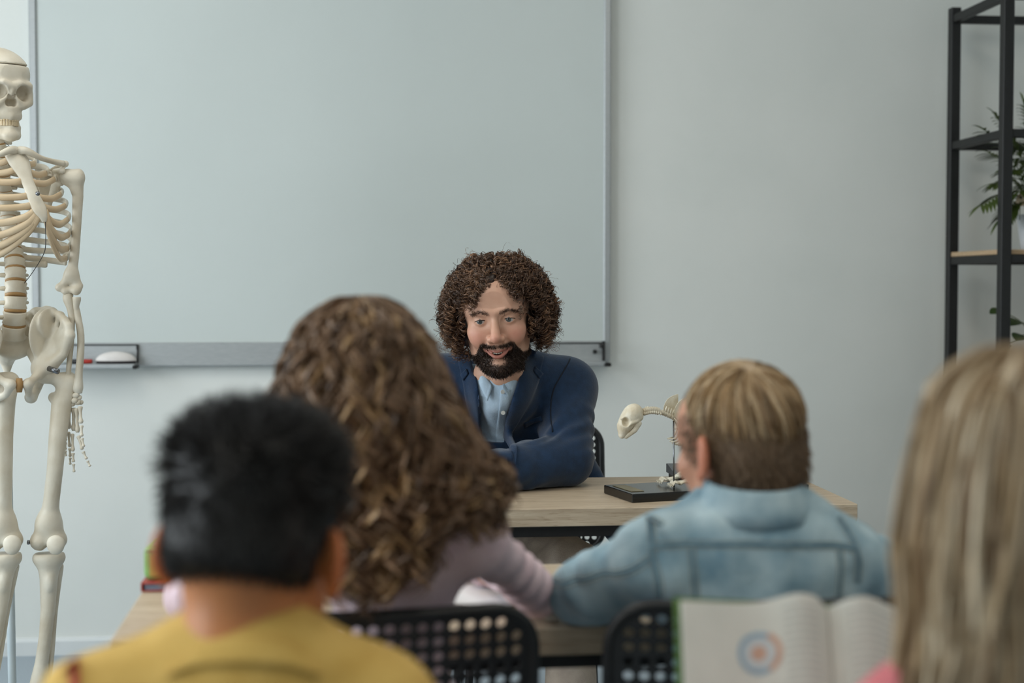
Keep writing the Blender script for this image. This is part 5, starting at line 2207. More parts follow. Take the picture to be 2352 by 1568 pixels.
# lapels and collar
Rin = [fp(*q) for q in [(1218, 800), (1204, 832), (1183, 868), (1169, 908), (1160, 955), (1158, 1000), (1164, 1046)]]
Rout = [fp(*q) for q in [(1252, 818), (1243, 844), (1236, 874), (1216, 915), (1192, 962), (1175, 1000), (1167, 1047)]]
Lin_ = [fp(*q) for q in [(1078, 806), (1084, 835), (1091, 868), (1100, 925), (1107, 980), (1111, 1020), (1114, 1046)]]
Lout = [fp(*q) for q in [(1052, 806), (1054, 838), (1062, 876), (1070, 925), (1090, 985), (1104, 1024), (1112, 1047)]]
for A, B in ((Rin, Rout), (Lin_, Lout)):
    V1, Q1 = patch(jt, A, B, 30, 9, .007, .004)
    lp = ob('lapel', mesh_np('lapel', V1, Q1), M_NAVY2, jk)
for A, B in (([fp(1236, 868), fp(1247, 857)], [fp(1222, 850), fp(1228, 840)]), ([fp(1062, 872), fp(1056, 860)], [fp(1074, 856), fp(1070, 846)])):
    V1, Q1 = patch(jt, A, B, 5, 5, .0115, .003)
    ob('lapel_notch', mesh_np('lapel_notch', V1, Q1), M_NAVY2, jk)
ct_ = drape(jt0, spline([fp(1316, 826), fp(1296, 852), fp(1272, 890), fp(1263, 930), fp(1260, 985)], 40), .0006)
ob('sleeve_seam', mesh_np('sleeve_seam', *tube(ct_, .0016, 6)), mat('navy_thread', (16, 26, 42), (12, 20, 34), .9, 80), jk)
V1, Q1 = patch(jt0, [fp(1203, 972), fp(1243, 955)], [fp(1206, 984), fp(1246, 966)], 8, 4, .004, .003)
ob('breast_pocket', mesh_np('breast_pocket', V1, Q1), M_NAVY2, jk)
# shirt collar, placket, buttons


def collar_leaf(A, B):
    A, B = spline([at(*q) for q in A], 14), spline([at(*q) for q in B], 14)
    t = np.linspace(0, 1, 7)[None, :, None]
    G = A[:, None] * (1 - t) + B[:, None] * t
    G = G + np.array([0, -.006, 0]) * (np.sin(math.pi * t) * np.linspace(1, .3, 14)[:, None, None])
    V, Q = sheet(G, .003)
    return ob('collar', mesh_np('collar', V, Q), M_SHIRT, shirt)


def sy(px, py):
    return float(drape(st, [fp(px, py)], 0)[0][1])


yl, yr = sy(1124, 900), sy(1164, 898)
collar_leaf([(1094, 812, 3.300), (1108, 850, 3.245), (1132, 886, yl - .006)], [(1092, 838, 3.296), (1102, 884, 3.236), (1120, 921, yl - .010)])
collar_leaf([(1196, 826, 3.300), (1178, 856, 3.245), (1152, 886, yr - .006)], [(1198, 850, 3.290), (1184, 888, 3.236), (1168, 914, yr - .010)])
V1, Q1 = patch(st, [fp(1141, 888), fp(1140, 960), fp(1143, 1060)], [fp(1163, 888), fp(1162, 960), fp(1168, 1060)], 24, 5, .003, .003)
ob('placket', mesh_np('placket', V1, Q1), M_SHIRT, shirt)
M_BTN = mat('pearl_button', (214, 214, 208), (190, 190, 184), .3, 60)
for x, y in ((1150, 942), (1155, 1025), (1147, 893)):
    c = drape(st, [fp(x, y)], .005)[0]
    MB().cyl(c + (0, 0, 0), c + (0, -.003, 0), .0052, .0048, 14).ob('button', M_BTN, shirt)
# ============================================================ the children
def kid_body(t, P, hp, R, s, skin, ear_out, pad=-.02, ts=.7, hsc=.8, pn=(0, .3, -1), nk=None, neck_z=-.12):
    """skin of one child: head, neck, core under the clothes, hands"""
    hx = head_xf(hp, R, s)
    v = head_vol(.0036, False, True, ear_out, neck_z)
    V, Q = v.mesh()
    C = np.tile(lin(skin), (len(V), 1))
    d = np.minimum(dist_poly(V, [(-.023, -.079, -.068), (0, -.0935, -.068), (.023, -.079, -.068)]),
                   dist_poly(V, [(-.022, -.078, -.0695), (0, -.091, -.076), (.022, -.078, -.0695)]))
    C = blend(C, .7 * sstep(d, .0065, .004), lin((176, 100, 92)))
    earm = sstep(np.abs(V[:, 0]), .078, .086)
    C = blend(C, .45 * earm, lin(np.array(skin) * (1.0, .72, .62)))
    lo, hi = bounds({k: P[k] for k in ('neck', 'shR', 'shL', 'elR', 'elL', 'wrR', 'wrL', 'chest', 'waist', 'hip')}, .14)
    v2 = Vol(lo, hi, .009)
    torso(v2, P, pad, ts)
    v2.chain([P['neck'] + (0, .0, -.04), hx((0, .034, neck_z + .05))], [.05 * s if nk is None else nk] * 2, .03)
    bV, bQ = v2.mesh()
    parts = [(hx(V), Q, C), (bV, bQ, lin(skin))]
    for a, sd in (('R', 1), ('L', -1)):
        w_ = P['wr' + a]
        v3 = Vol(w_ - .14, w_ + .14, .004)
        v3.chain([P['el' + a] * .3 + w_ * .7, w_], [.024, .021])
        hand_vol(v3, w_, P['el' + a], pn, hsc, sd)
        hV, hQ = v3.mesh()
        parts.append((hV, hQ, lin(skin)))
    V1, Q1, C1 = join(parts)
    b = ob('body', mesh_np('body', V1, Q1, col=C1), M_SKIN, t)
    for q in (-1, 1):
        V2, Q2, C2 = eyeball((q * .032, -.0752, 0), (0, -1, -.05), .0124, (80, 70, 60))
        ob('eye', mesh_np('eye', hx(V2), Q2, col=C2), M_EYE, b)
    return hx, (V, Q)


def kid_legs(t, P, m, s=.72, ms=None):
    v = legs_vol(P, 0.0, .009, s)
    V, Q = v.mesh()
    ob('trousers', mesh_np('trousers', V, Q), m, t)
    for a in 'RL':
        shoe(t, P['ank' + a], .78, ms or M_SHOE, (0, 1, 0))


def lower(P, hx_, hy_):
    P['hip'] = np.array([hx_, hy_, .535])
    for a, s in (('R', 1), ('L', -1)):
        P['hip' + a] = P['hip'] + (s * .06, 0, 0)
        P['knee' + a] = np.array([hx_ + s * .085, hy_ + .27, .49])
        P['ank' + a] = np.array([hx_ + s * .095, hy_ + .29, .085])
    return P


def garment(P, pad, ts, h=.005, trap=.012, hem=None, extra=None, rs=1.0):
    lo, hi = bounds({k: P[k] for k in ('neck', 'shR', 'shL', 'elR', 'elL', 'wrR', 'wrL', 'chest', 'waist', 'hip')}, .14)
    v = Vol(lo, hi, h)
    torso(v, P, pad, ts, trap=trap, rs=rs)
    if extra:
        extra(v)
    if hem:
        v.cut_below(hem)
    for a in 'RL':
        w_, e_ = P['wr' + a], P['el' + a]
        d = (w_ - e_) / np.linalg.norm(w_ - e_)
        v.chain([w_ - d * .004, w_ + d * .07], [.036, .04], 0, True)
    return v


def skull_roots(g, n, keep):
    th = g.uniform(0, 2 * math.pi, n * 3)
    cz = g.uniform(-.9, 1, n * 3)
    sr = np.sqrt(1 - cz ** 2)
    U = np.stack([sr * np.cos(th), sr * np.sin(th), cz], 1)
    P = HC + U * HR
    k = keep(P)
    return P[k][:n], U[k][:n]


# ------------------------------------------------------------ black haired boy, yellow shirt
ky = root('person', 'black haired boy in a yellow shirt seen from behind, nearest on the left', 'person', (-.22, 1.25, 0))
P = dict(nr=.040, neck=at(578, 1545, 1.24), shR=at(852, 1640, 1.24), shL=at(240, 1630, 1.24), chest=at(570, 1720, 1.25), waist=np.array([-.225, 1.25, .62]))
P['elR'], P['elL'] = P['shR'] + (.05, .09, -.20), P['shL'] + (-.05, .09, -.20)
P['wrR'], P['wrL'] = P['elR'] + (-.06, .18, .02), P['elL'] + (.06, .18, .02)
lower(P, -.225, 1.26)
Ry = rotm(0, 2, 0) @ rotm(8, 0, 180 - 14)
hxy, (hV, hQ) = kid_body(ky, P, at(590, 1258, 1.285), Ry, .92, (196, 128, 78), 38, hsc=.7, nk=.052, neck_z=-.15)
M_YEL = mat('mustard_cotton', (214, 178, 98), (198, 160, 80), .85, 30, bump=.3, bscale=260)
v = garment(P, .006, .70, .006, trap=.006)
nkc = at(582, 1522, 1.25)
v.chain([nkc + (0, .0, -.03), nkc + (.0, .004, .004)], [.070, .060], .02)
yV, yQ = v.mesh()
n1 = vnormals(yV, yQ)
yV = yV + n1 * (.005 * noise(yV, 11) + .003 * np.sin(40 * yV[:, 0] + 60 * yV[:, 2] + 6 * noise(yV, 8)))[:, None]
sh_ = ob('shirt', mesh_np('shirt', yV, yQ), M_YEL, ky, label='mustard yellow shirt')
tr_ = bvh(yV, yQ)
V1, Q1 = patch(tr_, [at(405, 1520, 1.2), at(480, 1470, 1.2), at(575, 1454, 1.2), at(660, 1470, 1.2), at(715, 1512, 1.2)],
               [at(380, 1545, 1.2), at(470, 1516, 1.2), at(575, 1508, 1.2), at(670, 1518, 1.2), at(738, 1540, 1.2)], 24, 6, .005, .005)
ob('collar', mesh_np('collar', V1, Q1), M_YEL, sh_)
tb_ = bvh(yV, yQ)
for q in ([(150, 1532), (165, 1548), (178, 1590)],):
    pp = drape(tb_, spline([at(*a_, 1.2) for a_ in q], 12), .001)
    ob('shoulder_trim', mesh_np('shoulder_trim', *tube(pp, .006, 8, flat=(1, .3))), mat('red_trim', (170, 60, 44), (150, 50, 38), .8, 40), sh_, label='red trim on the shoulder')
kid_legs(ky, P, mat('dark_blue_jeans', (52, 62, 84), (40, 50, 70), .85, 60, bump=.3, bscale=300))


def black_hair():
    g = np.random.default_rng(4)
    v = Vol((-.12, -.12, -.10), (.12, .14, .16), .004)
    v.ell((0, .014, .040), (.080, .101, .094))
    v.ell((0, .05, -.005), (.068, .060, .050), .03)
    for s in (-1, 1):
        v.ell((s * .032, .016, .088), (.040, .075, .036), .03)
    v.ell((0, -.09, -.04), (.09, .085, .105), .015, True)
    for s in (-1, 1):
        v.ell((s * .090, .010, -.040), (.026, .055, .056), .012, True)
    v.ell((0, .08, -.066), (.10, .09, .045), .015, True)
    mV, mQ = v.mesh()
    keep = lambda P: (P[:, 1] > -.055) & (P[:, 2] > np.interp(np.abs(P[:, 0]), [0, .03, .05, .066, .08], [-.020, -.016, -.004, .022, .03])) & \
        ~((P[:, 1] < 0) & (P[:, 2] < .03))
    mN = vnormals(mV, mQ)
    ii = g.choice(np.where((mV[:, 1] > -.04))[0], 6000)
    R0, nn = mV[ii] + g.normal(0, .001, (6000, 3)), mN[ii]
    n = len(R0)
    top = sstep(R0[:, 2], .01, .09)
    L = (.008 + .013 * top) * g.uniform(.6, 1.4, n)
    d = nn * (.25 + .3 * top[:, None]) + np.array([0, -.25, .30])[None] * top[:, None] + np.array([0, .1, -.8])[None] * (1 - top[:, None]) + g.normal(0, .2, (n, 3))
    d /= np.linalg.norm(d, axis=1)[:, None]
    t = np.linspace(0, 1, 5)[None, :, None]
    S = R0[:, None] * 1.0 + nn[:, None] * -.002 + d[:, None] * L[:, None, None] * t + np.array([0, 0, -.15]) * L[:, None, None] * t ** 2
    C_ = lin((27, 24, 22)) * g.uniform(.6, 1.5, (n, 1))
    a1 = strands(S, .0011 * np.linspace(1, .4, 5)[None] * np.ones((n, 1)), C_)
    return join([(mV, mQ, lin((22, 19, 18))), a1])


V1, Q1, C1 = black_hair()
ob('hair', mesh_np('hair', hxy(V1), Q1, col=C1), M_HAIR, ky, label='short black hair')

# ------------------------------------------------------------ boy in the denim jacket
kd = root('person', 'short haired blond boy in a light blue denim jacket seen from behind', 'person', (.48, 1.83, 0))
P = dict(nr=.014, neck=at(1728, 1216, 1.79), shR=at(1936, 1304, 1.80), shL=at(1508, 1288, 1.79), chest=at(1735, 1320, 1.80), waist=np.array([.497, 1.815, .64]),
         elL=at(1345, 1400, 1.905), elR=at(2105, 1395, 1.92))
P['elL'][2] = P['elR'][2] = .785
P['wrL'], P['wrR'] = np.array([*at(1440, 1380, 2.12)[:2], .782]), np.array([*at(1960, 1380, 2.12)[:2], .782])
lower(P, .497, 1.86)
Rd = rotm(0, -1, 0) @ rotm(5, 0, 180 + 25)
hxd, (hV, hQ) = kid_body(kd, P, at(1697, 1027, 1.835), Rd, .89, (206, 150, 122), 26, hsc=.72, nk=.046, neck_z=-.09)
M_DENIM = mat('washed_denim', (186, 206, 212), (112, 146, 164), .85, 16, bump=.45, bscale=420, detail=8)
M_DENIMD = mat('denim_seam', (124, 154, 168), (96, 128, 144), .9, 60, bump=.5, bscale=300)
M_STITCH = mat('denim_stitch', (150, 150, 140), (120, 124, 120), .9, 200)
v = garment(P, .014, .70, .0056, trap=.0, rs=.96)
v.ell(at(1735, 1300, 1.80), (.135, .085, .085), .04)
dV, dQ = v.mesh()
n1 = vnormals(dV, dQ)
dV = arm_folds(dV, n1, P, .0035)
n1 = vnormals(dV, dQ)
dV = dV + n1 * (.006 * noise(dV, 13) + .004 * noise(dV, 30) + .003 * np.abs(noise(dV * (1, 1, .5), 22)))[:, None]
dV[:, 2] = np.where((dV[:, 1] > 1.875) & (dV[:, 2] < .7425), .7425, dV[:, 2])
dj = ob('jacket', mesh_np('jacket', dV, dQ), M_DENIM, kd, label='light blue washed denim jacket')
dt = bvh(dV, dQ)


def dp(x, y):
    return at(x, y, 1.70)


# stand collar folded down round the neck
c_out = [dp(1628, 1152), dp(1650, 1128), dp(1690, 1112), dp(1740, 1108), dp(1790, 1112), dp(1822, 1128), dp(1842, 1150)]
c_in = [dp(1610, 1176), dp(1640, 1160), dp(1690, 1150), dp(1740, 1148), dp(1795, 1150), dp(1832, 1160), dp(1862, 1176)]
nc = P['neck']


def collar_ring(c, rx, ry, z0, h, flare, tilt, n=40, fold=.02):
    """turned-down collar: stand and fall round the neck"""
    G = np.zeros((n, 7, 3))
    th = np.linspace(math.radians(-60), math.radians(240), n) + math.pi
    for i, a in enumerate(th):
        ca, sa = math.cos(a), math.sin(a)
        for j, (rr, zz) in enumerate(((0, 0), (.001, h * .5), (.002, h), (.006, h * 1.08), (.011, h * .92), (.016 + flare * .4, h * .45), (.020 + flare, h * .02))):
            G[i, j] = (c[0] + (rx + rr) * ca, c[1] + (ry + rr) * sa, c[2] + z0 + zz - tilt * sa * ry)
    V = G.reshape(-1, 3)
    m = 7
    i = (np.arange(n - 1)[:, None] * m + np.arange(m - 1)[None]).ravel()
    Q = np.stack([i, i + 1, i + m + 1, i + m], 1)
    W, Fc = solid(V, [list(q) for q in Q], .003)
    return W, np.array(Fc)


W_, Fq = collar_ring(nc + (.002, -.004, 0), .055, .050, .020, .042, .002, -.15)
ob('collar', mesh_np('collar', W_, Fq), M_DENIM, dj)
M_ = M_DENIMD
for nm, pts, r in (('yoke_seam', [(1505, 1268), (1560, 1262), (1650, 1258), (1740, 1256), (1840, 1258), (1930, 1262), (1985, 1272)], .0034),
                   ('arm_seam', [(1518, 1200), (1514, 1240), (1512, 1290), (1522, 1340), (1528, 1385)], .0034),
                   ('arm_seam', [(1962, 1206), (1980, 1250), (1992, 1300), (1990, 1350)], .0034),
                   ('back_seam', [(1600, 1270), (1602, 1320), (1608, 1390)], .0022),
                   ('back_seam', [(1945, 1270), (1944, 1320), (1938, 1380)], .0022),
                   ('sleeve_seam', [(1506, 1296), (1450, 1338), (1380, 1380), (1310, 1420)], .0024)):
    pp = drape(dt, spline([dp(*q) for q in pts], 40), -.0004)
    so = ob(nm, mesh_np(nm, *tube(pp, r, 8, flat=(1, .5))), M_, dj)
    for off in (-.0042, .0042):
        nx_ = np.cross(np.gradient(pp, axis=0), (0, 1, 0))
        nx_ /= np.linalg.norm(nx_, axis=1)[:, None] + 1e-9
        p2_ = drape(dt, pp + nx_ * off, .0004)
        ob('stitching', mesh_np('stitching', *tube(p2_, .0007, 5)), M_STITCH, so)
kid_legs(kd, P, mat('khaki_cotton', (120, 112, 96), (104, 96, 82), .9, 50))


def blond_short():
    g = np.random.default_rng(9)
    v = Vol((-.12, -.12, -.10), (.12, .14, .16), .004)
    v.ell((0, .008, .040), (.0795, .100, .090))
    v.ell((0, .05, -.02), (.068, .058, .060), .03)
    v.ell((0, -.118, -.07), (.09, .080, .105), .015, True)
    v.ell((0, -.10, -.09), (.09, .11, .075), .015, True)
    for s in (-1, 1):
        v.ell((s * .090, .012, -.038), (.022, .034, .044), .012, True)
    v.ell((0, .07, -.115), (.10, .09, .045), .02, True)
    mV, mQ = v.mesh()
    mC = blend(np.tile(lin((112, 92, 72)), (len(mV), 1)), sstep(mV[:, 2], -.01, .05), lin((166, 140, 106)))
    # short clippered sides and nape
    keep = lambda P: (P[:, 1] > -.05) & (P[:, 2] > np.interp(np.abs(P[:, 0]), [0, .04, .06, .08], [-.062, -.058, -.02, .02])) & \
        ~((P[:, 1] < 0) & (P[:, 2] < .03))
    mN = vnormals(mV, mQ)
    ii = g.choice(np.where((mV[:, 2] < .06) | (mV[:, 1] < -.05))[0], 5000)
    R0, nn = mV[ii] + g.normal(0, .001, (5000, 3)), mN[ii]
    n = len(R0)
    L = .012 * g.uniform(.7, 1.3, n)
    d = nn * .4 + np.array([0, .0, -1])[None] + g.normal(0, .12, (n, 3))
    t = np.linspace(0, 1, 4)[None, :, None]
    S = R0[:, None] * 1.0 + nn[:, None] * (-.002 + .003 * t) + d[:, None] * L[:, None, None] * t
    C_ = np.array(lin((124, 102, 80)))[None] * g.uniform(.7, 1.35, (n, 1))
    a1 = strands(S, .0008 * np.linspace(1, .5, 4)[None] * np.ones((n, 1)), C_)
    # long top layer falling from the crown whorl
    n = 2400
    cr = np.array([.012, .050, .112])
    az = g.uniform(0, 2 * math.pi, n)
    M2 = 16
    t = np.linspace(0, 1, M2)
    # great circle walk from the crown
    th1 = g.uniform(.75, 1.25, n) * np.where(np.sin(az) > 0, 1.0, 1.15)
    c0 = (cr - HC) / HR
    c0 /= np.linalg.norm(c0)
    e1 = np.cross(c0, (1, 0, 0))
    e1 /= np.linalg.norm(e1)
    e2 = np.cross(c0, e1)
    st_ = g.uniform(0, .55, n)
    ang_ = st_[:, None] + (th1 * 1.0)[:, None] * t[None] * .85
    sw = az[:, None] + .35 * t[None]
    U = np.cos(ang_)[..., None] * c0 + np.sin(ang_)[..., None] * (np.cos(sw)[..., None] * e1 + np.sin(sw)[..., None] * e2)
    lift = 1.04 + .08 * np.sin(math.pi * np.minimum(t * .9 + .1, 1))[None] * g.uniform(.4, 1.2, (n, 1))
    S = HC + U * HR * lift[..., None]
    ok = ~((S[:, -1, 1] < -.07) & (S[:, -1, 2] < .04)) & (S[:, -1, 2] > -.002)
    S = S[ok]
    n = len(S)
    pal = np.array([lin((198, 172, 136)), lin((178, 148, 110)), lin((218, 196, 162)), lin((132, 106, 78))])
    C_ = pal[g.choice(4, n, p=[.4, .3, .15, .15])] * g.uniform(.85, 1.15, (n, 1))
    a2 = strands(S, .0013 * np.interp(t, [0, .8, 1], [1, 1, .4])[None] * np.ones((n, 1)), C_, 2)
    return join([(mV, mQ, mC), a1, a2])


V1, Q1, C1 = blond_short()
ob('hair', mesh_np('hair', hxd(V1), Q1, col=C1), M_HAIR, kd, label='short blond hair clipped darker at the nape')

# ------------------------------------------------------------ girl with long curls, pink sweater
kg = root('person', 'girl with very long curly brown hair in a pale pink sweater, seen from behind', 'person', (.0, 1.82, 0))
P = dict(cw=.70, ak=.012, neck=at(868, 1148, 1.77), shR=at(1088, 1236, 1.78), shL=at(676, 1240, 1.78), chest=at(905, 1330, 1.80), waist=np.array([.03, 1.81, .64]),
         elR=at(1236, 1390, 1.925), elL=at(432, 1405, 1.95))
P['elR'][2] = P['elL'][2] = .778
P['wrR'], P['wrL'] = np.array([*at(1105, 1340, 2.15)[:2], .775]), np.array([*at(600, 1340, 2.15)[:2], .775])
lower(P, .03, 1.86)
Rg = rotm(0, -3, 0) @ rotm(6, 0, 180 + 6)
hxg, (hV, hQ) = kid_body(kg, P, at(830, 900, 1.73), Rg, .90, (214, 164, 138), 16, ts=.58, hsc=.7, nk=.042)
M_PINK = mat('pale_pink_knit', (230, 208, 214), (218, 192, 200), .9, 30, bump=.4, bscale=240)
v = garment(P, .012, .58, .0056, trap=.008, rs=.74)
gV, gQ = v.mesh()
n1 = vnormals(gV, gQ)
gV = arm_folds(gV, n1, P, .003)
gV = gV + vnormals(gV, gQ) * (.004 * noise(gV, 14))[:, None]
gV[:, 2] = np.where((gV[:, 1] > 1.875) & (gV[:, 2] < .7425), .7425, gV[:, 2])
sw = ob('sweater', mesh_np('sweater', gV, gQ), M_PINK, kg, label='pale pink long sleeved sweater')
for a in 'RL':
    w_, e_ = P['wr' + a], P['el' + a]
    d = (w_ - e_) / np.linalg.norm(w_ - e_)
    ob('cuff', mesh_np('cuff', *tube([w_ - d * .03, w_ - d * .02, w_ - d * .006, w_ - d * .001], [.028, .0305, .030, .027], 16)), M_PINK, sw)
kid_legs(kg, P, mat('grey_leggings', (96, 96, 104), (82, 82, 90), .9, 50), .66)


def long_hair(seed, hx, mid, n, strands_per, M_, pal, prob, wave, turns, radius, wob=1.0, jit=.003):
    """locks from a centre parting: control curves given by mid(i, az, layer) -> list of points (room)"""
    g = np.random.default_rng(seed)
    t = np.linspace(0, 1, M_)
    base = []
    for i in range(n):
        base.append(spline(mid(g), M_))
    Pm = np.array(base)
    T = np.gradient(Pm, axis=1)
    T /= np.linalg.norm(T, axis=2, keepdims=True) + 1e-9
    A = np.cross(T, np.array([.2, .9, .1]))
    A /= np.linalg.norm(A, axis=2, keepdims=True) + 1e-9
    B = np.cross(T, A)
    pal = np.array([lin(c) for c in pal])
    bc = pal[g.choice(len(pal), n, p=prob)] * g.uniform(.85, 1.15, (n, 1))
    ph, tn = g.uniform(0, 6.28, (n, 1)), g.uniform(.8, 1.2, (n, 1)) * turns
    amp = g.uniform(.7, 1.25, (n, 1)) * wave
    out, cc = [], []
    env = sstep(t, .12, .5)[None]
    hand = np.where(g.random((n, 1)) < .5, -1, 1)
    for k in range(strands_per):
        a = ph + hand * tn * 6.283 * t[None] ** 1.15 + g.normal(0, .3, (n, 1))
        j = g.normal(0, jit, (n, 1, 3)) * (.35 + t)[None, :, None]
        out.append(Pm + j + (amp * env * g.uniform(.8, 1.15, (n, 1)))[..., None] * (np.cos(a)[..., None] * A + wob * np.sin(a)[..., None] * B))
        cc.append(bc * g.uniform(.85, 1.2, (n, 1)))
    S, C_ = np.concatenate(out), np.concatenate(cc)
    S = push_out(S, hx(HC), HR * .9, 1.03)
    return strands(S, radius * np.interp(t, [0, .1, .85, 1], [.6, 1, 1, .4])[None] * np.ones((len(S), 1)), C_, 2)


HG = at(830, 900, 1.73)


def ecap(hx, d, k):
    d = np.array(d, float)
    return hx(HC) + HR * .9 * k * d / np.linalg.norm(d)




def girl_curve(g):
    front = g.random() < .16                         # locks that start above the forehead
    az = g.choice([-1, 1]) * g.uniform(1.75, 2.9) if front else g.uniform(-1.75, 1.75)   # 0 = straight back
    lay = g.random() ** .6
    sx, cy = math.sin(az), math.cos(az)
    r0 = ecap(hxg, (.10 * sx + g.normal(0, .04), -.35 * g.random() + .05, .97), 1.08 + .03 * lay)
    pm = ecap(hxg, (sx * .48 + g.normal(0, .03), -cy * .48 - .08, .80 if front else .86), 1.09 + .07 * lay)
    k = 1.06 + .16 * lay
    if front:
        sg = math.copysign(1, sx)
        pm = ecap(hxg, (sg * (.30 + .3 * g.random()), .62, .62), 1.12 + .05 * lay)
        sx, cy = math.copysign(.97, sx), -.15 - .30 * g.random()
    p1 = ecap(hxg, (sx * .86, -cy * .86, .45), 1.09 + .10 * lay)
    p2 = HG + np.array([.004 + sx * .086 * k, -.015 - cy * .086 * k, -.015])
    p3 = HG + np.array([.026 + sx * (.102 + .034 * lay), -.005 - cy * (.080 + .02 * lay), -.10])
    end = np.interp(sx, [-1, -.2, .3, .6, 1], [-.222, -.242, -.208, -.160, -.150]) + g.normal(0, .012) + .03 * (1 - lay) * g.random()
    p4 = HG + np.array([.040 + sx * (.098 + .040 * lay), -.0 - cy * (.070 + .025 * lay), end * .72])
    p5 = HG + np.array([.040 + sx * (.085 + .040 * lay), .0 - cy * (.066 + .02 * lay), end])
    return [r0, pm, p1, p2, p3, p4, p5]


a1 = long_hair(31, hxg, girl_curve, 380, 8, 56, [(148, 120, 96), (118, 94, 74), (178, 146, 108), (92, 72, 56)], [.4, .3, .15, .15], .0115, 6.0, .0014, jit=.0022)
v = Vol(HG + (-.15, -.14, -.27), HG + (.20, .14, .14), .006)
v.ell(hxg(HC + (0, 0, -.002)), HR * .9 * 1.02)
v.ell(HG + (.004, -.006, -.01), (.088, .072, .08), .03)
v.ell(HG + (.032, .004, -.10), (.108, .062, .075), .04)
v.ell(HG + (.010, .006, -.15), (.060, .050, .045), .03)
v.ell(HG + (0, .11, -.02), (.055, .07, .10), .02, True)
mV, mQ = v.mesh()
mV = mV + vnormals(mV, mQ) * (.006 * noise(mV, 40))[:, None]
V1, Q1, C1 = join([(mV, mQ, lin((78, 60, 46))), a1])
ob('hair', mesh_np('hair', V1, Q1, col=C1), M_HAIR, kg, label='very long curly brown hair')

# ------------------------------------------------------------ blonde girl with the book
kb = root('person', 'girl with long straight blonde hair holding an open book, nearest on the right', 'person', (.51, 1.08, 0))
P = dict(neck=at(2345, 1500, 1.09), shR=at(2610, 1690, 1.10), shL=at(2090, 1690, 1.10), chest=at(2345, 1800, 1.10), waist=np.array([.50, 1.09, .62]))
P['elL'], P['elR'] = P['shL'] + (-.03, .10, -.17), P['shR'] + (.03, .10, -.17)
BK_TL, BK_TS = at(1562, 1380, 1.42), at(1897, 1396, 1.43)
bk_u = (BK_TS - BK_TL)
bk_w = np.linalg.norm(bk_u)
bk_u /= bk_w
bk_d = np.array([.03, -.42, -.9])
bk_d -= bk_u * (bk_d @ bk_u)
bk_d /= np.linalg.norm(bk_d)
bk_n = np.cross(bk_u, bk_d)
if bk_n[1] > 0:
    bk_n = -bk_n
BK_H = .205
lowL = BK_TL + bk_u * .02 + bk_d * BK_H * .88
lowR = BK_TS + bk_u * bk_w * .95 + bk_d * BK_H * .92
P['wrL'] = lowL - bk_n * -.03 + np.array([.022, -.045, -.06])
P['wrR'] = lowR + np.array([-.012, -.055, -.05])
lower(P, .50, 1.10)
Rb = rotm(0, 0, 0) @ rotm(10, 0, 180 - 4)
hxb, (hV, hQ) = kid_body(kb, P, at(2340, 1122, 1.085), Rb, .90, (218, 170, 146), 14, hsc=.68, nk=.045, pn=(0, 1, .3))
M_ROSE = mat('rose_cotton', (206, 120, 124), (190, 104, 110), .9, 30, bump=.3, bscale=260)
v = garment(P, .006, .68, .006, trap=.008)
bV, bQ = v.mesh()
bV = bV + vnormals(bV, bQ) * (.004 * noise(bV, 13))[:, None]
ob('sweater', mesh_np('sweater', bV, bQ), M_ROSE, kb, label='rose pink sweater')
kid_legs(kb, P, mat('blue_grey_jeans', (78, 88, 104), (64, 74, 90), .85, 60))
HB = at(2340, 1122, 1.085)


def blonde_curve(g):
    front = g.random() < .16
    az = g.choice([-1, 1]) * g.uniform(1.75, 2.9) if front else g.uniform(-1.9, 1.9)
    lay = g.random() ** .6
    sx, cy = math.sin(az), math.cos(az)
    r0 = ecap(hxb, (.14 * sx + g.normal(0, .04), -.35 * g.random() + .05, .97), 1.06 + .03 * lay)
    pm = ecap(hxb, (sx * .48 + g.normal(0, .03), -cy * .48 - .08, .80 if front else .86), 1.08 + .06 * lay)
    k = 1.04 + .10 * lay
    if front:
        sg = math.copysign(1, sx)
        pm = ecap(hxb, (sg * (.30 + .3 * g.random()), .62, .62), 1.12 + .05 * lay)
        sx, cy = math.copysign(.97, sx), -.15 - .30 * g.random()
    p1 = ecap(hxb, (sx * .86, -cy * .86, .45), 1.09 + .06 * lay)
    p2 = HB + np.array([sx * .082 * k, -.012 - cy * .082 * k, -.03])
    p3 = HB + np.array([sx * (.084 + .006 * lay), -.008 - cy * (.070 + .012 * lay), -.11])
    p4 = HB + np.array([sx * (.088 + .008 * lay) + g.normal(0, .003), .0 - cy * (.066 + .014 * lay), -.19])
    p5 = HB + np.array([sx * (.082 + .012 * lay) + g.normal(0, .004), .0 - cy * (.064 + .014 * lay), -.27 + g.normal(0, .012)])
    return [r0, pm, p1, p2, p3, p4, p5]


a1 = long_hair(17, hxb, blonde_curve, 500, 6, 30, [(196, 176, 148), (172, 148, 116), (214, 198, 172), (134, 108, 80)], [.4, .35, .17, .08], .0035, 2.2, .0017, jit=.002)
v = Vol(HB + (-.13, -.13, -.28), HB + (.13, .14, .14), .006)
v.ell(hxb(HC + (0, 0, -.002)), HR * .9 * 1.01)
v.ell(HB + (0, .0, -.03), (.082, .070, .09), .03)
v.ell(HB + (0, .006, -.16), (.084, .060, .11), .04)
v.ell(HB + (0, .11, -.02), (.055, .07, .10), .02, True)
mV, mQ = v.mesh()
V1, Q1, C1 = join([(mV, mQ, lin((166, 144, 114))), a1])
ob('hair', mesh_np('hair', V1, Q1, col=C1), M_HAIR, kb, label='long straight blonde hair')

for lb, x, y in (('black perforated chair under the boy in the yellow shirt', -.225, 1.30), ('black perforated chair under the blonde girl with the book', .50, 1.13)):
    put(copy_tree(chair0), lb, x, y, 0)
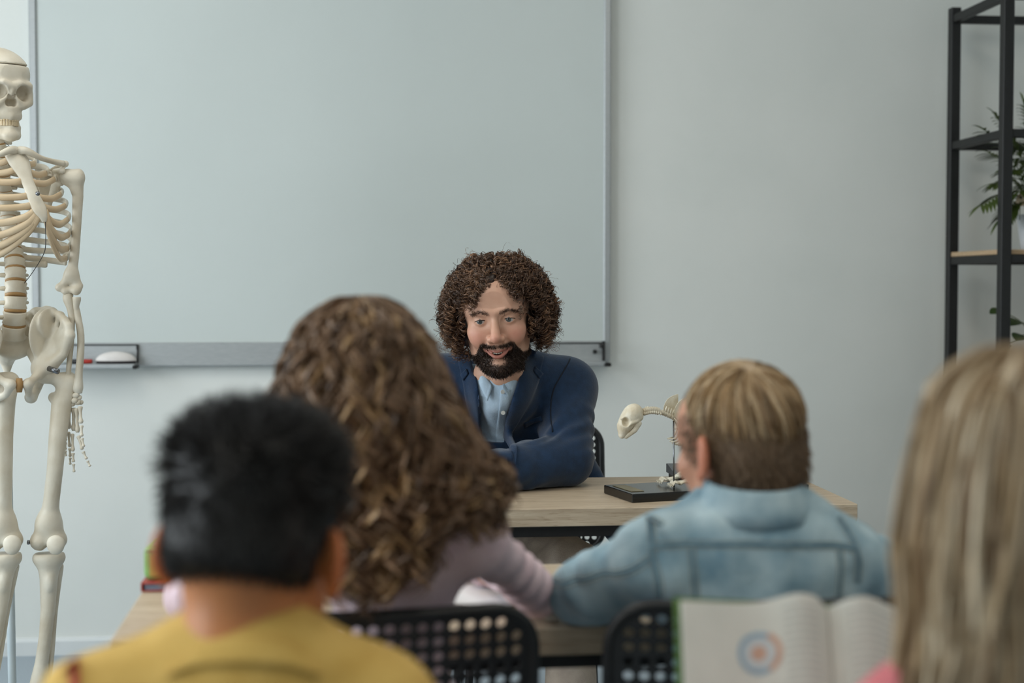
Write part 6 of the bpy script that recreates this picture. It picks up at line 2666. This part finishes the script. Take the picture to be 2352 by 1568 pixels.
# ============================================================ open book, things on the shared desk
M_PAGE = mat('book_paper', (226, 228, 220), (216, 219, 211), .8, 20)
M_COVER = mat('green_book_cover', (92, 128, 60), (70, 106, 48), .5, 20)
bk_o = BK_TS + bk_d * BK_H
bkr = root('open_book', 'open book with a round coloured diagram held up by the blonde girl', 'book', tuple(bk_o))


def page_pt(u, v_, lift=0.0):
    """u in -1..1 across both pages, v_ 0..1 down; pages arch up beside the spine"""
    a = abs(u)
    arch = .020 * math.exp(-((a - .20) / .20) ** 2) * (1 - math.exp(-(a / .06) ** 2)) + .004
    top = -.009 * math.exp(-((a - .22) / .2) ** 2) * (1 - math.exp(-(a / .05) ** 2)) * (1 - v_)
    return BK_TS + bk_u * (u * bk_w) + bk_d * (v_ * BK_H + top) + bk_n * (arch + lift)


def page_block(s):
    n, m = 22, 9
    us = s * np.linspace(0.004, 1, n)
    G = np.array([[page_pt(u, v_) for v_ in np.linspace(0, 1, m)] for u in us])
    B_ = np.array([[BK_TS + bk_u * (u * bk_w) + bk_d * (v_ * BK_H) for v_ in np.linspace(0, 1, m)] for u in us])
    V = np.vstack([G.reshape(-1, 3), B_.reshape(-1, 3)])
    i = (np.arange(n - 1)[:, None] * m + np.arange(m - 1)[None]).ravel()
    N = n * m
    Q = [np.stack([i, i + 1, i + m + 1, i + m], 1), np.stack([i, i + m, i + m + 1, i + 1], 1) + N]
    ring = [(r, 0) for r in range(n)] + [(n - 1, c) for c in range(1, m)] + [(r, m - 1) for r in range(n - 2, -1, -1)] + [(0, c) for c in range(m - 2, 0, -1)]
    ids = np.array([r * m + c for r, c in ring])
    nx = np.roll(ids, -1)
    Q.append(np.stack([ids, nx, nx + N, ids + N], 1))
    return V, np.vstack(Q)


for s in (-1, 1):
    V, Q = page_block(s)
    pg = ob('pages', mesh_np('pages', V, Q, smooth=False), M_PAGE, bkr)
    G = np.array([[BK_TS + bk_u * (s * u * (bk_w + .006)) + bk_d * (v_ * (BK_H + .008) - .004) - bk_n * .0008 for v_ in (0, .5, 1)] for u in (0, .5, 1)])
    V, Q = sheet(G, .0025, -bk_n)
    ob('cover', mesh_np('cover', V, Q, smooth=False), M_COVER, bkr, label='green book cover')
    # printed lines
    g = np.random.default_rng(12 + s)
    Vs, Qs, nv = [], [], 0
    for k in range(26):
        v_ = .06 + .035 * k
        if s < 0 and v_ < .42:
            a, b = .12, .34
        else:
            a, b = .10, .86 - .25 * (g.random() < .15)
        us = np.linspace(a, b, 14)
        for j in range(13):
            q = [page_pt(s * us[j], v_ - .004, .0004), page_pt(s * us[j + 1], v_ - .004, .0004), page_pt(s * us[j + 1], v_ + .004, .0004), page_pt(s * us[j], v_ + .004, .0004)]
            Vs += q
            Qs.append([nv, nv + 1, nv + 2, nv + 3])
            nv += 4
    ob('printed_text', mesh_np('printed_text', Vs, Qs, smooth=False), mat('pale_print', (196, 200, 194), (184, 188, 184), .85, 90), pg)
    if s < 0:
        def annulus(nm, c, r0, r1, a0, a1, m):
            Vs, Qs = [], []
            K = 20
            for k in range(K + 1):
                a = math.radians(a0 + (a1 - a0) * k / K)
                for r in (r0, r1):
                    Vs.append(page_pt(c[0] + r * math.cos(a) / bk_w, c[1] + r * math.sin(a) / BK_H, .0005))
            for k in range(K):
                Qs.append([2 * k, 2 * k + 1, 2 * k + 3, 2 * k + 2])
            ob(nm, mesh_np(nm, Vs, Qs, smooth=False), m, pg)
        c = (-.50, .255)
        MBl, MOr, MLt = mat('print_blue', (158, 186, 202), (146, 176, 196), .8, 60), mat('print_orange', (214, 180, 160), (206, 168, 148), .8, 60), mat('print_light', (208, 216, 218), (200, 210, 214), .8, 60)
        annulus('printed_ring', c, .0165, .0215, 60, 300, MBl)
        annulus('printed_ring', c, .0165, .0225, -60, 60, MOr)
        annulus('printed_disc', c, .0080, .0160, 0, 360, MLt)
        annulus('printed_disc', c, .0, .0080, 0, 360, MOr)

# ---- green and yellow pencil case standing on a red book, at the left end of the desk
cb = atz(352, 1360, .7405)
rb_ = root('red_book', 'thin closed book with a red cover under the green pencil case', 'book', (cb[0] + .05, cb[1] + .07, .7405))
M_RED = mat('red_cover', (184, 78, 72), (168, 66, 60), .5, 30)
x0, y0 = at(326, 1355, cb[1])[0], cb[1] + .004
MB().box((x0, y0, .7408), (x0 + .125, y0 + .16, .7428), .0005).ob('cover', M_RED, rb_)
MB().box((x0 + .003, y0 + .003, .7429), (x0 + .122, y0 + .157, .7520)).ob('pages', mat('blue_grey_edge', (126, 138, 158), (110, 122, 142), .8, 90), rb_)
MB().box((x0, y0, .7521), (x0 + .125, y0 + .16, .7545), .0005).ob('cover', M_RED, rb_)
MB().box((x0 - .0024, y0, .7408), (x0 - .0001, y0 + .16, .7545), .0005).ob('spine', M_RED, rb_)
pcz = .7547
pc_ = root('pencil_case', 'green and yellow boxy pencil case on top of the red book', 'pencil case', (x0 + .05, y0 + .06, pcz))
M_GRN = mat('apple_green', (140, 186, 104), (116, 160, 82), .5, 30)
M_YLW = mat('yellow_label', (190, 170, 84), (170, 148, 66), .5, 24)
v = Vol((x0 - .02, y0 - .02, pcz - .01), (x0 + .13, y0 + .13, pcz + .08), .003)
v.box((x0 + .052, y0 + .052, pcz + .027), (.052, .045, .027), .012)
V, Q = v.mesh()
bd = ob('case_body', mesh_np('case_body', V, Q), M_GRN, pc_)
MB().box((x0 + .010, y0 + .0045, pcz + .008), (x0 + .096, y0 + .0069, pcz + .040), .0008).ob('front_label', M_YLW, bd, label='yellow front panel')
MB().box((x0 + .012, y0 + .016, pcz + .0535), (x0 + .092, y0 + .088, pcz + .0552), .0006).ob('lid_panel', mat('pink_panel', (206, 176, 172), (190, 160, 158), .6, 30), bd)
zp = [(x0 + .004, y0 + .0062, pcz + .046), (x0 + .052, y0 + .0058, pcz + .0465), (x0 + .1, y0 + .0062, pcz + .046)]
tube_ob('zip', zp, .0012, M_BLKPL, bd, 6, res=10)

# ---- white exercise paper between the girl and her arm
pa = atz(1110, 1360, .741)
pr = root('paper_sheets', 'stack of white paper sheets on the desk beside the girl in pink', 'paper', (pa[0], pa[1], .7405))
M_PAP = mat('white_paper', (236, 236, 236), (228, 228, 230), .8, 12)
for k, (dx, dy, rz) in enumerate(((0, 0, 6), (.006, .004, 2), (-.004, .006, 11))):
    n, m = 9, 9
    G = np.zeros((n, m, 3))
    Rz = rotm(0, 0, rz)
    for i in range(n):
        for j in range(m):
            a, b = (i / (n - 1) - .5) * .21, (j / (m - 1) - .5) * .24
            G[i, j] = np.array([pa[0] + dx, pa[1] + dy + .02, .7406 + .0006 * (2 - k) + .001 + .008 * math.exp(-((a + .09) / .05) ** 2) * (k == 0)]) + Rz @ np.array([a, b, 0])
    V, Q = sheet(G, .0004, (0, 0, -1))
    ob('sheet', mesh_np('sheet', V, Q), M_PAP, pr)
ec = atz(1268, 1426, .741)
eo = MB().box((ec[0] - .010, ec[1] - .004, .7405), (ec[0] + .010, ec[1] + .014, .752), .003).ob(
    'rubber_eraser', mat('white_rubber', (230, 228, 220), (220, 216, 208), .7, 40), None,
    label='small white rubber on the desk edge between the two elbows', cat='rubber')
own_origin(eo)
